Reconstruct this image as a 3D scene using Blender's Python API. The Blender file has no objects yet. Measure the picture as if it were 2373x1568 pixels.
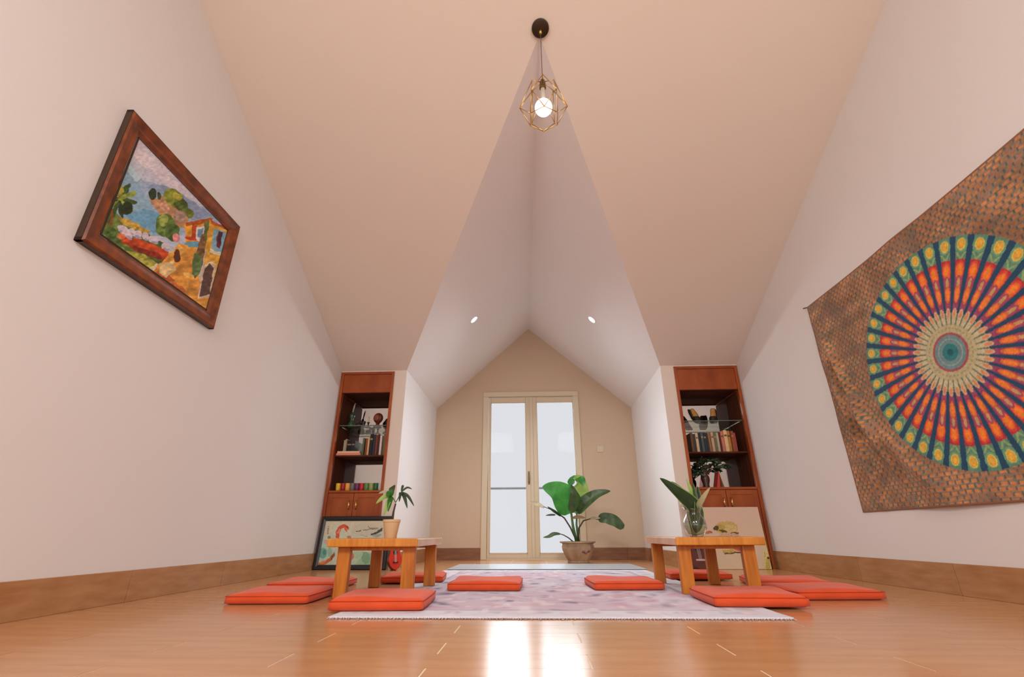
import bpy, bmesh, math, random
import numpy as np
from mathutils import Vector, Matrix
random.seed(7)
PI = math.pi
COL = bpy.context.scene.collection

# ------------------------------------------------------------------ camera
W, H = 2373, 1568
FPX, PITCH, YAW, ROLL, CAMH = 1094.5, math.radians(22.5), math.radians(2.38), math.radians(-.24), .30
_cp, _sp, _c, _s = math.cos(PITCH), math.sin(PITCH), math.cos(YAW), math.sin(YAW)
_fw = np.array([-_s*_cp, _c*_cp, _sp]); _r0 = np.array([_c, _s, 0]); _u0 = np.cross(_r0, _fw)
_r = math.cos(ROLL)*_r0 + math.sin(ROLL)*_u0
_u = -math.sin(ROLL)*_r0 + math.cos(ROLL)*_u0
CM = np.stack([_r, _u, -_fw], 1)
CP = np.array([0, 0, CAMH])
cam = bpy.data.cameras.new('camera')
cam.sensor_fit = 'HORIZONTAL'; cam.sensor_width = 36; cam.lens = FPX/W*36
cam.clip_start = .02; cam.clip_end = 200
camo = bpy.data.objects.new('camera', cam); COL.objects.link(camo)
_m = Matrix.Identity(4)
for i in range(3):
    for j in range(3): _m[i][j] = CM[i, j]
    _m[i][3] = CP[i]
camo.matrix_world = _m
bpy.context.scene.camera = camo

# ------------------------------------------------------------------ world, light, exposure
SC = bpy.context.scene
wd = bpy.data.worlds.new('overcast_sky'); SC.world = wd; wd.use_nodes = True
_bg = wd.node_tree.nodes['Background']
_bg.inputs['Color'].default_value = (.97, .97, 1.0, 1); _bg.inputs['Strength'].default_value = .78
def area(name, loc, rot, sx, sy, power, color):
    l = bpy.data.lights.new(name, 'AREA'); l.shape = 'RECTANGLE'; l.size = sx; l.size_y = sy
    l.energy = power; l.color = color
    o = bpy.data.objects.new(name, l); o.location = loc; o.rotation_euler = rot; COL.objects.link(o)
    return o
# fill lamps added behind the camera, at invented rear-wall and roof windows
REAR = -3.7
for k, wx in enumerate((-1.3, .1, 1.5)):
    area('window_daylight', (wx, REAR-.02, 1.145), (PI/2, 0, 0), 1.05, 1.35, 17, (.97, .97, 1.0))
for k, wx in enumerate((-1.05, 1.25)):
    area('roof_window_daylight', (wx, -1.6-.005, 2.9116+.012), (math.radians(24.12), 0, 0), .88, 1.08, 74, (.97, .97, 1.0))
# daylight from the bright terrace outside the glazed door
area('door_daylight', (0, 8.3, 2.3), (math.radians(-68), 0, 0), 2.6, 2.2, 120, (.94, .97, 1.0))
vs = SC.view_settings
vs.view_transform = 'Standard'; vs.look = 'None'; vs.gamma = 1; vs.exposure = 0.0
vs.use_curve_mapping = False
cy = SC.cycles
cy.max_bounces = 6; cy.diffuse_bounces = 4; cy.glossy_bounces = 3; cy.transmission_bounces = 5; cy.transparent_max_bounces = 20
cy.caustics_reflective = False; cy.caustics_refractive = False; cy.sample_clamp_indirect = 4; cy.use_denoising = True
cy.use_adaptive_sampling = True; cy.adaptive_threshold = .1

# ------------------------------------------------------------------ pixel -> place
def ray(x, y): return CM @ np.array([x - W/2, H/2 - y, -FPX])
def onz(x, y, z=0.): r = ray(x, y); return CP + r*(z - CAMH)/r[2]
def ony(x, y, Y): r = ray(x, y); return CP + r*Y/r[1]
def onpl(x, y, p, n):
    r = ray(x, y); n = np.array(n, float); return CP + r*((np.array(p, float) - CP) @ n)/(r @ n)
def proj(P):
    k = (np.asarray(P, float) - CP) @ CM
    return W/2 + FPX*k[..., 0]/-k[..., 2], H/2 - FPX*k[..., 1]/-k[..., 2]

# ------------------------------------------------------------------ materials
def lin(c):
    if isinstance(c, str):
        c = c.lstrip('#'); c = [int(c[i:i+2], 16)/255 for i in (0, 2, 4)]
    return tuple((v/12.92 if v <= .04045 else ((v+.055)/1.055)**2.4) for v in c)
MATS = {}
def mat(name, col, rough=.6, spec=.4, metal=0, var=0, vscale=8, stretch=(1, 1, 1), col2=None, bump=0, bscale=60,
        trans=0, ior=1.45, emit=0, alpha=1, coat=0, bdist=.002, rand=0, attr=None, sheen=0, transl=0):
    if name in MATS: return MATS[name]
    m = bpy.data.materials.new(name); m.use_nodes = True; nt = m.node_tree
    b = nt.nodes['Principled BSDF']; N = nt.nodes.new; L = nt.links.new
    c = lin(col) if col is not None else (1, 1, 1)
    b.inputs['Base Color'].default_value = (*c, 1); b.inputs['Roughness'].default_value = rough
    b.inputs['Specular IOR Level'].default_value = spec; b.inputs['Metallic'].default_value = metal
    b.inputs['Transmission Weight'].default_value = trans; b.inputs['IOR'].default_value = ior
    b.inputs['Coat Weight'].default_value = coat; b.inputs['Sheen Weight'].default_value = sheen
    b.inputs['Alpha'].default_value = alpha
    if emit: b.inputs['Emission Color'].default_value = (*c, 1); b.inputs['Emission Strength'].default_value = emit
    src = None
    tc = N('ShaderNodeTexCoord'); mp = N('ShaderNodeMapping'); L(tc.outputs['Object'], mp.inputs['Vector'])
    mp.inputs['Scale'].default_value = stretch
    if attr:
        a = N('ShaderNodeAttribute'); a.attribute_name = attr; src = a.outputs['Color']
    if var or col2:
        nz = N('ShaderNodeTexNoise'); nz.inputs['Scale'].default_value = vscale; nz.inputs['Detail'].default_value = 5
        L(mp.outputs[0], nz.inputs['Vector'])
        rp = N('ShaderNodeValToRGB'); L(nz.outputs['Fac'], rp.inputs['Fac'])
        c2 = lin(col2) if col2 else tuple(v*(1-var) for v in c)
        rp.color_ramp.elements[0].position = .32; rp.color_ramp.elements[1].position = .68
        rp.color_ramp.elements[0].color = (*c2, 1); rp.color_ramp.elements[1].color = (*c, 1)
        src = rp.outputs['Color']
    if rand:
        oi = N('ShaderNodeObjectInfo'); hs = N('ShaderNodeHueSaturation')
        mr = N('ShaderNodeMapRange'); mr.inputs['To Min'].default_value = 1-rand; mr.inputs['To Max'].default_value = 1+rand
        L(oi.outputs['Random'], mr.inputs['Value']); L(mr.outputs[0], hs.inputs['Value'])
        if src: L(src, hs.inputs['Color'])
        else: hs.inputs['Color'].default_value = (*c, 1)
        src = hs.outputs['Color']
    if src: L(src, b.inputs['Base Color'])
    if bump:
        n2 = N('ShaderNodeTexNoise'); n2.inputs['Scale'].default_value = bscale; n2.inputs['Detail'].default_value = 4
        L(mp.outputs[0], n2.inputs['Vector'])
        bp = N('ShaderNodeBump'); bp.inputs['Strength'].default_value = bump; bp.inputs['Distance'].default_value = bdist
        L(n2.outputs['Fac'], bp.inputs['Height']); L(bp.outputs['Normal'], b.inputs['Normal'])
    if transl:
        tr = N('ShaderNodeBsdfTranslucent'); mx = N('ShaderNodeMixShader'); mx.inputs[0].default_value = transl
        if src: L(src, tr.inputs['Color'])
        else: tr.inputs['Color'].default_value = (*c, 1)
        L(b.outputs[0], mx.inputs[1]); L(tr.outputs[0], mx.inputs[2])
        L(mx.outputs[0], nt.nodes['Material Output'].inputs['Surface'])
    MATS[name] = m
    return m
def glassmat(name, tint=(1, 1, 1), rough=0.0, ior=1.15, edge=.5, pwr=4):
    """thin pane: clear transmission with a weak mirror layer"""
    if name in MATS: return MATS[name]
    m = bpy.data.materials.new(name); m.use_nodes = True; nt = m.node_tree; N = nt.nodes.new; L = nt.links.new
    nt.nodes.remove(nt.nodes['Principled BSDF'])
    t = N('ShaderNodeBsdfTransparent'); t.inputs[0].default_value = (*tint, 1)
    g = N('ShaderNodeBsdfGlossy'); g.inputs['Roughness'].default_value = rough
    lw_ = N('ShaderNodeLayerWeight'); lw_.inputs['Blend'].default_value = .5
    pw = N('ShaderNodeMath'); pw.operation = 'POWER'; L(lw_.outputs['Facing'], pw.inputs[0]); pw.inputs[1].default_value = pwr
    ma = N('ShaderNodeMath'); ma.operation = 'MULTIPLY_ADD'; L(pw.outputs[0], ma.inputs[0]); ma.inputs[1].default_value = edge; ma.inputs[2].default_value = ((ior-1)/(ior+1))**2
    mx = N('ShaderNodeMixShader'); L(ma.outputs[0], mx.inputs[0]); L(t.outputs[0], mx.inputs[1]); L(g.outputs[0], mx.inputs[2])
    L(mx.outputs[0], nt.nodes['Material Output'].inputs['Surface'])
    MATS[name] = m
    return m

M_WALL = mat('wall_paint', 'e1ddd9', .75, .25)
M_CEIL = mat('ceiling_paint', 'e0d3c6', .8, .2)  # cream tint carries the warm bounce off the floor
M_DORM = mat('dormer_paint', 'eae6e4', .75, .25)
M_BACK = mat('beige_wall_paint', 'c9b198', .75, .25)  # beige base also carries the wall's backlit shade
M_PLANK = mat('wood_look_tile', 'c28e60', .2, .5, vscale=2.2, stretch=(1.2, 7, 1), col2='b68054', rand=.015)
M_GROUT = mat('pale_grout', 'e0cdb0', .8, .2)
M_BASE = mat('tile_baseboard', 'b5875e', .3, .45, vscale=4, stretch=(1.5, 1.5, 8), col2='a37348', rand=.03)
M_BASED = mat('dark_tile_baseboard', '8a5a38', .35, .45, vscale=4, stretch=(1.5, 1.5, 8), col2='74482c', rand=.05)  # darker copy of the tile, with the door wall's shade in its colour
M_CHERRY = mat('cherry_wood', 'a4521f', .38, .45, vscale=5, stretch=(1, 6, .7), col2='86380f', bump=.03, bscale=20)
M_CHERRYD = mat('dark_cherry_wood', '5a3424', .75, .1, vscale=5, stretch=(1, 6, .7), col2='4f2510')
M_PINE = mat('honey_wood', 'd28a2e', .25, .5, coat=.3, vscale=6, stretch=(8, 1, 1), col2='b8701f', bump=.03, bscale=20)
M_PINEL = mat('honey_wood_leg', 'c87a26', .42, .45, vscale=6, stretch=(8, 8, .8), col2='aa5f18', bump=.03, bscale=20)
M_DOOR = mat('beige_door_lacquer', 'cfbea2', .4, .4)
M_MIRROR = mat('mirror', 'e8e4de', .03, .5, metal=1)
M_SHELFGLASS = glassmat('shelf_glass', (.86, .92, .88))
M_PANE = glassmat('window_glass', (.98, .99, 1), ior=1.08)
M_BRASS = mat('brass', 'd0a860', .3, .5, metal=1)
M_BLACK = mat('black_lacquer', '1e1b1a', .35, .5)
M_WHITE = mat('white_plastic', 'efece6', .4, .4)
M_STEEL = mat('brushed_steel', 'b5b2ad', .3, .5, metal=1)
M_GREY = mat('grey_rail_paint', '7d8084', .4, .4)

# ------------------------------------------------------------------ mesh helpers
class MB:
    def __init__(s): s.bm = bmesh.new()
    def box(s, c, size, rot=None, bev=0, seg=2):
        r = bmesh.ops.create_cube(s.bm, size=1); vs = r['verts']
        for v in vs: v.co = Vector((v.co.x*size[0], v.co.y*size[1], v.co.z*size[2]))
        if bev:
            es = list({e for v in vs for e in v.link_edges})
            q = bmesh.ops.bevel(s.bm, geom=es, offset=bev, segments=seg, profile=.5, affect='EDGES', clamp_overlap=True)
            vs = list({v for f in q['faces'] for v in f.verts} | {v for v in vs if v.is_valid})
            seen = set(vs); st = list(vs)
            while st:
                v = st.pop()
                for e in v.link_edges:
                    o = e.other_vert(v)
                    if o not in seen: seen.add(o); st.append(o)
            vs = list(seen)
        mt = rot if rot is not None else Matrix.Identity(3)
        for v in vs: v.co = mt @ v.co + Vector(c)
        return s
    def bx(s, a, b, bev=0):
        a = Vector(a); b = Vector(b)
        return s.box((a+b)/2, [abs(q) for q in (b-a)], bev=bev)
    def lathe(s, prof, n=20, c=(0, 0, 0), sx=1, sy=1, cap=True, rot=None):
        rings = []
        for r, z in prof:
            ring = []
            for k in range(n):
                a = 2*PI*k/n; p = Vector((r*math.cos(a)*sx, r*math.sin(a)*sy, z))
                if rot is not None: p = rot @ p
                ring.append(s.bm.verts.new(p + Vector(c)))
            rings.append(ring)
        for i in range(len(rings)-1):
            for k in range(n):
                s.bm.faces.new((rings[i][k], rings[i][(k+1) % n], rings[i+1][(k+1) % n], rings[i+1][k]))
        if cap:
            s.bm.faces.new(rings[0][::-1]); s.bm.faces.new(rings[-1])
        return s
    def tube(s, pts, r, n=8, cap=True):
        pts = [Vector(p) for p in pts]; rings = []
        rr = r if isinstance(r, (list, tuple)) else [r]*len(pts)
        ref = Vector((.31, .87, .37)).normalized()
        for i, p in enumerate(pts):
            d = (pts[min(i+1, len(pts)-1)] - pts[max(i-1, 0)]).normalized()
            a = d.cross(ref)
            if a.length < .05: a = d.cross(Vector((1, 0, 0)))
            a.normalize(); b = d.cross(a)
            rings.append([s.bm.verts.new(p + (a*math.cos(2*PI*k/n) + b*math.sin(2*PI*k/n))*rr[i]) for k in range(n)])
        for i in range(len(rings)-1):
            for k in range(n):
                s.bm.faces.new((rings[i][k], rings[i][(k+1) % n], rings[i+1][(k+1) % n], rings[i+1][k]))
        if cap: s.bm.faces.new(rings[0][::-1]); s.bm.faces.new(rings[-1])
        return s
    def poly(s, pts, t=None):
        """flat polygon; with t (a vector) extruded into a slab"""
        a = [s.bm.verts.new(Vector(p)) for p in pts]
        s.bm.faces.new(a)
        if t is not None:
            t = Vector(t); b = [s.bm.verts.new(Vector(p)+t) for p in pts]
            s.bm.faces.new(b[::-1]); n = len(a)
            for i in range(n): s.bm.faces.new((a[i], b[i], b[(i+1) % n], a[(i+1) % n]))
        return s
    def sphere(s, c, r, sc=(1, 1, 1), seg=16):
        q = bmesh.ops.create_uvsphere(s.bm, u_segments=seg, v_segments=max(6, seg//2+2), radius=r)
        for v in q['verts']: v.co = Vector((v.co.x*sc[0], v.co.y*sc[1], v.co.z*sc[2])) + Vector(c)
        return s
    def build(s, name, m, parent=None, smooth=False, angle=None):
        bmesh.ops.recalc_face_normals(s.bm, faces=s.bm.faces)
        me = bpy.data.meshes.new(name); s.bm.to_mesh(me); s.bm.free()
        if smooth:
            me.shade_smooth()
            if angle: me.set_sharp_from_angle(angle=math.radians(angle))
        me.materials.append(m)
        o = bpy.data.objects.new(name, me); COL.objects.link(o)
        if parent is not None: o.parent = parent
        return o
def tag(o, label=None, cat=None, group=None, kind=None):
    if label: o['label'] = label
    if cat: o['category'] = cat
    if group: o['group'] = group
    if kind: o['kind'] = kind
    return o
def thing(name, label, cat, loc=(0, 0, 0), rz=0, group=None):
    o = bpy.data.objects.new(name, None); o.empty_display_size = .05; COL.objects.link(o)
    o.location = Vector(loc); o.rotation_euler = (0, 0, rz)
    return tag(o, label, cat, group)
def struct(o): o['kind'] = 'structure'; return o
def sroot(name):
    o = bpy.data.objects.new(name, None); COL.objects.link(o); return struct(o)
def fix_children(root):
    """children were built in world coordinates: bring them to the root's frame"""
    inv = (Matrix.Translation(root.location) @ root.rotation_euler.to_matrix().to_4x4()).inverted()
    for c in root.children:
        c.data.transform(inv)
        for g in c.children: g.data.transform(inv)

# value noise for painted cloth and pictures
def vnoise(x, y, seed=0):
    def hsh(i, j):
        n = (i*374761393 + j*668265263 + seed*982451653) & 0x7fffffff
        n = ((n ^ (n >> 13))*1274126177) & 0x7fffffff
        return ((n ^ (n >> 16)) & 0xffff)/65535.
    i = np.floor(x).astype(np.int64); j = np.floor(y).astype(np.int64); u = x-i; v = y-j
    u = u*u*(3-2*u); v = v*v*(3-2*v)
    return (hsh(i, j)*(1-u)+hsh(i+1, j)*u)*(1-v)+(hsh(i, j+1)*(1-u)+hsh(i+1, j+1)*u)*v
def grid_cloth(name, pts, cols, m, parent, thick=None):
    """pts (ny,nx,3), cols (ny,nx,3) in sRGB -> a painted sheet; thick = vector for its back side"""
    ny, nx = pts.shape[:2]; V = pts.reshape(-1, 3)
    idx = np.arange(ny*nx).reshape(ny, nx)
    Q = np.stack([idx[:-1, :-1], idx[:-1, 1:], idx[1:, 1:], idx[1:, :-1]], -1).reshape(-1, 4)
    C = cols.reshape(-1, 3)
    if thick is not None:
        n = len(V); rim = np.concatenate([idx[0, :], idx[1:, -1], idx[-1, -2::-1], idx[-2:0:-1, 0]])
        V = np.concatenate([V, V+np.array(thick)]); C = np.concatenate([C, C])
        rn = np.roll(rim, -1)
        Q = np.concatenate([Q, Q[:, ::-1]+n, np.stack([rim, n+rim, n+rn, rn], -1)])
    me = bpy.data.meshes.new(name)
    faces = [tuple(q) for q in Q.tolist()]
    me.from_pydata(V.tolist(), [], faces); me.update()
    ca = me.color_attributes.new('paint', 'FLOAT_COLOR', 'POINT')
    c = np.clip(C, 0, 1); l = np.where(c <= .04045, c/12.92, ((c+.055)/1.055)**2.4)
    ca.data.foreach_set('color', np.concatenate([l, np.ones((len(l), 1))], 1).astype(np.float32).ravel())
    me.shade_smooth(); me.materials.append(m)
    o = bpy.data.objects.new(name, me); COL.objects.link(o)
    if parent is not None: o.parent = parent
    return o
def rgb(h): h = h.lstrip('#'); return np.array([int(h[i:i+2], 16)/255 for i in (0, 2, 4)])
def inpoly(px, py, poly):
    r = np.zeros(px.shape, bool); n = len(poly)
    for i in range(n):
        x1, y1 = poly[i]; x2, y2 = poly[(i+1) % n]
        if y1 == y2: continue
        c = ((y1 > py) != (y2 > py)) & (px < (x2-x1)*(py-y1)/(y2-y1)+x1); r ^= c
    return r
def ell(px, py, cx, cy, rx, ry, a=0):
    a = math.radians(a); dx = px-cx; dy = py-cy
    u = dx*math.cos(a)+dy*math.sin(a); v = -dx*math.sin(a)+dy*math.cos(a)
    return (u/rx)**2+(v/ry)**2 < 1

# ================================================================== the room
YC, YD = 4.88, 6.56                 # wall with the bookcases; wall with the door
XR = 2.20
def XLf(y): return -2.0 - (y-1.9)*.0285
ZE, SL, YRIDGE = 1.97, .45, .6      # eave height, roof slope, ridge line
ZR = ZE + SL*(YC-YRIDGE)
PL0, PLN = (0, YC, ZE), (0, SL, 1)
A = onpl(1250, 80, PL0, PLN)        # where the dormer ridge meets the roof slope
EL = np.array([-1.361, YC, ZE]); ER = np.array([1.393, YC, ZE])
BL = np.array([-1.352, YD, 1.95]); BR = np.array([1.397, YD, 1.93]); BA = ony(1224, 762, YD)
T = .12
# side walls with gable tops
lw = [(XLf(YC+.4), YC+.4, 0), (XLf(YC+.4), YC+.4, ZE), (XLf(YC), YC, ZE), (XLf(YRIDGE), YRIDGE, ZR), (XLf(REAR), REAR, ZE), (XLf(REAR), REAR, 0)]
struct(MB().poly(lw, (-T, 0, 0)).build('wall_left', M_WALL))
rw = [(XR, YC+.4, 0), (XR, YC+.4, ZE), (XR, YC, ZE), (XR, YRIDGE, ZR), (XR, REAR, ZE), (XR, REAR, 0)]
struct(MB().poly(rw, (T, 0, 0)).build('wall_right', M_WALL))
# front slope, cut open by the dormer, and rear slope with two roof windows added for fill light
cm = MB()
AX = A[0]
cm.poly([(XLf(YC), YC, ZE), EL, A, (AX, YRIDGE, ZR), (XLf(YRIDGE), YRIDGE, ZR)], (0, .05, .12))
cm.poly([ER, (XR, YC, ZE), (XR, YRIDGE, ZR), (AX, YRIDGE, ZR), A], (0, .05, .12))
ceil = struct(cm.build('ceiling', M_CEIL))
rs = MB()
sr = (ZR-ZE)/(YRIDGE-REAR)
def rp(x, y): return (x, y, ZE + sr*(y-REAR))
ys = [REAR, -2.15, -1.05, YRIDGE]; xs = [-2.16, -1.55, -.55, .75, 1.75, XR]
for i in range(5):
    for j in range(3):
        if j == 1 and i in (1, 3): continue
        rs.poly([rp(xs[i], ys[j]), rp(xs[i+1], ys[j]), rp(xs[i+1], ys[j+1]), rp(xs[i], ys[j+1])], (0, -.05, .1))
struct(rs.build('ceiling_rear', M_CEIL))
# dormer: two side walls, two sloping ceilings, end wall with the door
struct(MB().poly([(EL[0], YC+.001, 0), EL+np.array([0, .001, 0]), BL, (BL[0], YD, 0)], (-T, 0, 0)).build('wall_dormer_left', M_DORM))
struct(MB().poly([(ER[0], YC+.001, 0), ER+np.array([0, .001, 0]), BR, (BR[0], YD, 0)], (T, 0, 0)).build('wall_dormer_right', M_DORM))
struct(MB().poly([EL, A, BA], (0, 0, .1)).poly([EL, BA, BL], (0, 0, .1)).build('ceiling_dormer_left', M_DORM))
struct(MB().poly([ER, A, BA], (0, 0, .1)).poly([ER, BA, BR], (0, 0, .1)).build('ceiling_dormer_right', M_DORM))
DXL, DXR, DZ = -.685, .665, 2.185   # outside of the door casing
dw = MB()
dw.poly([(BL[0], YD, 0), (BL[0], YD, BL[2]), (DXL, YD, BL[2]+(BA[2]-BL[2])*(DXL-BL[0])/(BA[0]-BL[0])), (DXL, YD, 0)], (0, T, 0))
dw.poly([(BR[0], YD, 0), (BR[0], YD, BR[2]), (DXR, YD, BR[2]+(BA[2]-BR[2])*(DXR-BR[0])/(BA[0]-BR[0])), (DXR, YD, 0)], (0, T, 0))
zl = BL[2]+(BA[2]-BL[2])*(DXL-BL[0])/(BA[0]-BL[0]); zr_ = BR[2]+(BA[2]-BR[2])*(DXR-BR[0])/(BA[0]-BR[0])
dw.poly([(DXL, YD, DZ), (DXL, YD, zl), BA, (DXR, YD, zr_), (DXR, YD, DZ)], (0, T, 0))
struct(dw.build('wall_door', M_BACK))
# strips of wall beside the built-in bookcases
CLX0, CLX1 = XLf(YC)+.004, -1.493
CRX0, CRX1 = 1.530, XR-.004
CH = 1.958
struct(MB().bx((CLX1, YC, 0), (EL[0]-.0015, YC+.42, ZE)).bx((CLX0-.004, YC, CH), (CLX1, YC+.42, ZE+.03)).build('wall_back_left', M_CEIL))
struct(MB().bx((ER[0]+.0015, YC, 0), (CRX0, YC+.42, ZE)).bx((CRX0, YC, CH), (XR, YC+.42, ZE+.03)).build('wall_back_right', M_CEIL))
# rear wall behind the camera with three windows added for fill light
wr = MB(); wxs = [-1.3, .1, 1.5]; hw = .575; z0, z1 = .42, 1.87
edges = [-2.2]
for w in wxs: edges += [w-hw, w+hw]
edges.append(XR+.05)
for i in range(0, len(edges), 2): wr.bx((edges[i], REAR-T, 0), (edges[i+1], REAR, ZE))
for w in wxs: wr.bx((w-hw, REAR-T, 0), (w+hw, REAR, z0)).bx((w-hw, REAR-T, z1), (w+hw, REAR, ZE))
struct(wr.build('wall_rear', M_WALL))
for k, w in enumerate(wxs):
    r = sroot(f'window_{k+1}'); r.location = (w, REAR-.06, z0)
    f = MB(); hh = z1-z0
    for sx in (-1, 1): f.box((sx*(hw-.025), 0, hh/2), (.05, .05, hh), bev=.004)
    f.box((0, 0, .025), (2*hw, .05, .05)).box((0, 0, hh-.025), (2*hw, .05, .05)).box((0, 0, hh/2), (.045, .04, hh))
    f.build('window_frame', M_WHITE, r)
    for sx in (-1, 1): MB().box((sx*hw/2, 0, hh/2), (hw-.06, .006, hh-.1)).build('pane', M_PANE, r)
for k, w in enumerate((-1.05, 1.25)):
    r = sroot(f'window_{k+4}'); ang = math.atan(sr); r.location = rp(w, -1.6); r.rotation_euler = (ang, 0, 0)  # unseen roof windows, invented to hold the fill lamps
    L_ = 1.1/math.cos(ang); f = MB()
    for sx in (-1, 1): f.box((sx*.475, 0, .04), (.05, L_, .09))
    for sy in (-1, 1): f.box((0, sy*(L_/2-.025), .04), (1.0, .05, .09))
    f.build('window_frame', M_WHITE, r); MB().box((0, 0, .05), (.9, L_-.1, .006)).build('pane', M_PANE, r)

# ---- floor of wood-look planks
floor = struct(MB().bx((-2.4, REAR-T, -.12), (XR+.15, YD+T, -.001)).build('floor', M_GROUT))
PW, PLN_, ROW0 = .1462, .80, 1.506
pm = {}
def plank_mesh(w, d):
    key = (round(w, 3), round(d, 3))
    if key not in pm:
        o = MB().box((0, 0, -.002), (w-.005, d-.001, .004)).build('plank', M_PLANK); pm[key] = o.data
        bpy.data.objects.remove(o)
    return pm[key]
rest = MB(); nplank = 0
for r in range(-36, 36):
    y0 = ROW0 + r*PW; y1 = y0+PW
    if y1 < REAR or y0 > YD: continue
    lo, hi = (XLf(min(y0, YC)), XR) if y0 < YC-.01 else (EL[0], ER[0])
    if y1 > YC and y0 < YC: hi, lo = XR, -2.09
    off = -.27 if r % 2 == 0 else -.665
    x = off - PLN_*4
    while x < hi:
        a, b = max(x, lo), min(x+PLN_, hi)
        if b-a > .02:
            if .4 < y0 < 4.75:
                o = bpy.data.objects.new('plank', plank_mesh(b-a, PW)); COL.objects.link(o)
                o.location = ((a+b)/2, (y0+y1)/2, 0); o.parent = floor; nplank += 1
            else:
                rest.box(((a+b)/2, (y0+min(y1, YD))/2, -.002), (b-a-.005, min(y1, YD)-y0-.001, .004))
        x += PLN_
tag(rest.build('plank_field', M_PLANK, floor), kind='stuff')

# ---- tile baseboards, each tile its own piece
def baseboard(name, p0, p1, h, nrm, m, first=.8, phase=0.):
    root = sroot(name)
    p0 = Vector(p0); p1 = Vector(p1); d = (p1-p0); L_ = d.length; d.normalize(); n = Vector(nrm).normalized()
    x = -phase
    while x < L_-.01:
        a, b = max(0, x), min(L_, x+first)
        if b-a > .015:
            c = p0 + d*(a+b)/2 + n*.006
            rot = Matrix((d, n, Vector((0, 0, 1)))).transposed()
            MB().box(c+Vector((0, 0, h/2)), (b-a-.003, .012, h), rot=rot, bev=.0015, seg=1).build('tile', m, root)
        x += first
    return root
baseboard('baseboard_left', (XLf(YC-.01), YC-.01, 0), (XLf(REAR), REAR, 0), .142, (1, .0285, 0), M_BASE, phase=.07)
baseboard('baseboard_right', (XR, YC, 0), (XR, REAR, 0), .15, (-1, 0, 0), M_BASE, phase=.36)
baseboard('baseboard_door_left', (BL[0], YD, 0), (DXL, YD, 0), .14, (0, -1, 0), M_BASED)
baseboard('baseboard_door_right', (DXR, YD, 0), (BR[0], YD, 0), .14, (0, -1, 0), M_BASED, phase=.3)
baseboard('baseboard_dormer_left', (EL[0], YC, 0), (BL[0], YD, 0), .14, (1, 0, 0), M_BASE)
baseboard('baseboard_dormer_right', (ER[0], YC, 0), (BR[0], YD, 0), .14, (-1, 0, 0), M_BASE)

# ---- glazed double door
door = sroot('door_1'); door.location = (0, YD, 0)
dc = MB()
for x0, x1 in ((DXL, DXL+.075), (DXR-.075, DXR)): dc.bx((x0, -.02, 0), (x1, .07, DZ-.0701), bev=.006)
dc.bx((DXL, -.02, DZ-.07), (DXR, .07, DZ), bev=.006)
dc.build('door_casing', M_DOOR, door)
MB().bx((DXL+.075, -.005, 0), (DXR-.075, .07, .02)).build('threshold', M_DOOR, door)
mid = -.008; lx0, lx1 = DXL+.078, DXR-.078
pl = [ony(x, 1100, YD)[0] for x in (1136, 1220, 1247, 1336)]
for k, (a, b, g0, g1) in enumerate(((lx0, mid-.002, pl[0], pl[1]), (mid+.002, lx1, pl[2], pl[3]))):
    leaf = MB().bx((a, .01, .022), (g0, .05, DZ-.073), bev=.004).bx((g1, .01, .022), (b, .05, DZ-.073), bev=.004)\
        .bx((g0, .01, DZ-.155), (g1, .05, DZ-.073), bev=.004).bx((g0, .01, .022), (g1, .05, .075), bev=.004).build('door_leaf', M_DOOR, door)
    MB().bx((g0-.005, .026, .07), (g1+.005, .032, DZ-.15)).build('glass_pane', M_PANE, leaf)
    bd = MB()
    for x in (g0, g1-.008): bd.bx((x, .004, .075), (x+.008, .012, DZ-.155))
    bd.bx((g0, .004, DZ-.163), (g1, .012, DZ-.155)).bx((g0, .004, .075), (g1, .012, .083)).build('glazing_bead', M_DOOR, leaf)
    if k == 0:
        hx = (g1+b)/2-.005
        MB().box((hx, .004, 1.0), (.022, .012, .17), bev=.004).tube([(hx, .0, 1.06), (hx, -.03, 1.05), (hx, -.03, .95), (hx, .0, .94)], .006).build('handle', mat('dull_bronze', '7a6a54', .4, .5, metal=.5), leaf, True, 40)
        MB().bx((b-.018, -.004, .024), (b+.022, .012, DZ-.075), bev=.003).build('astragal', M_DOOR, leaf)
# terrace rail outside the door
tr = thing('terrace_rail', 'grey handrail of the terrace seen through the door glass', 'railing', (0, 7.55, 0))
zr2 = ony(1178, 1131, 7.55)[2]
MB().tube([(-1.5, 0, zr2), (1.5, 0, zr2)], .017).build('handrail', M_GREY, tr)
for x in (-1.5, 1.5): MB().tube([(x, 0, -.06), (x, 0, zr2)], .017).build('post', M_GREY, tr)
struct(MB().bx((-2.2, YD+T, -.3), (2.2, 8.0, -.06)).build('terrace_floor', mat('terrace_paving', 'dcdcdc', .7, var=.05)))

# ---- light switch on the door wall
p = ony(1391, 1040, YD)
ls = thing('light_switch', 'small pale light switch on the beige wall right of the door', 'switch', (p[0], YD, p[2]))
MB().box((0, -.005, 0), (.085, .01, .085), bev=.004).build('plate', M_DOOR, ls)
MB().box((0, -.012, 0), (.05, .006, .055), rot=Matrix.Rotation(.08, 3, 'X'), bev=.002).build('rocker', M_DOOR, ls)

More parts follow.
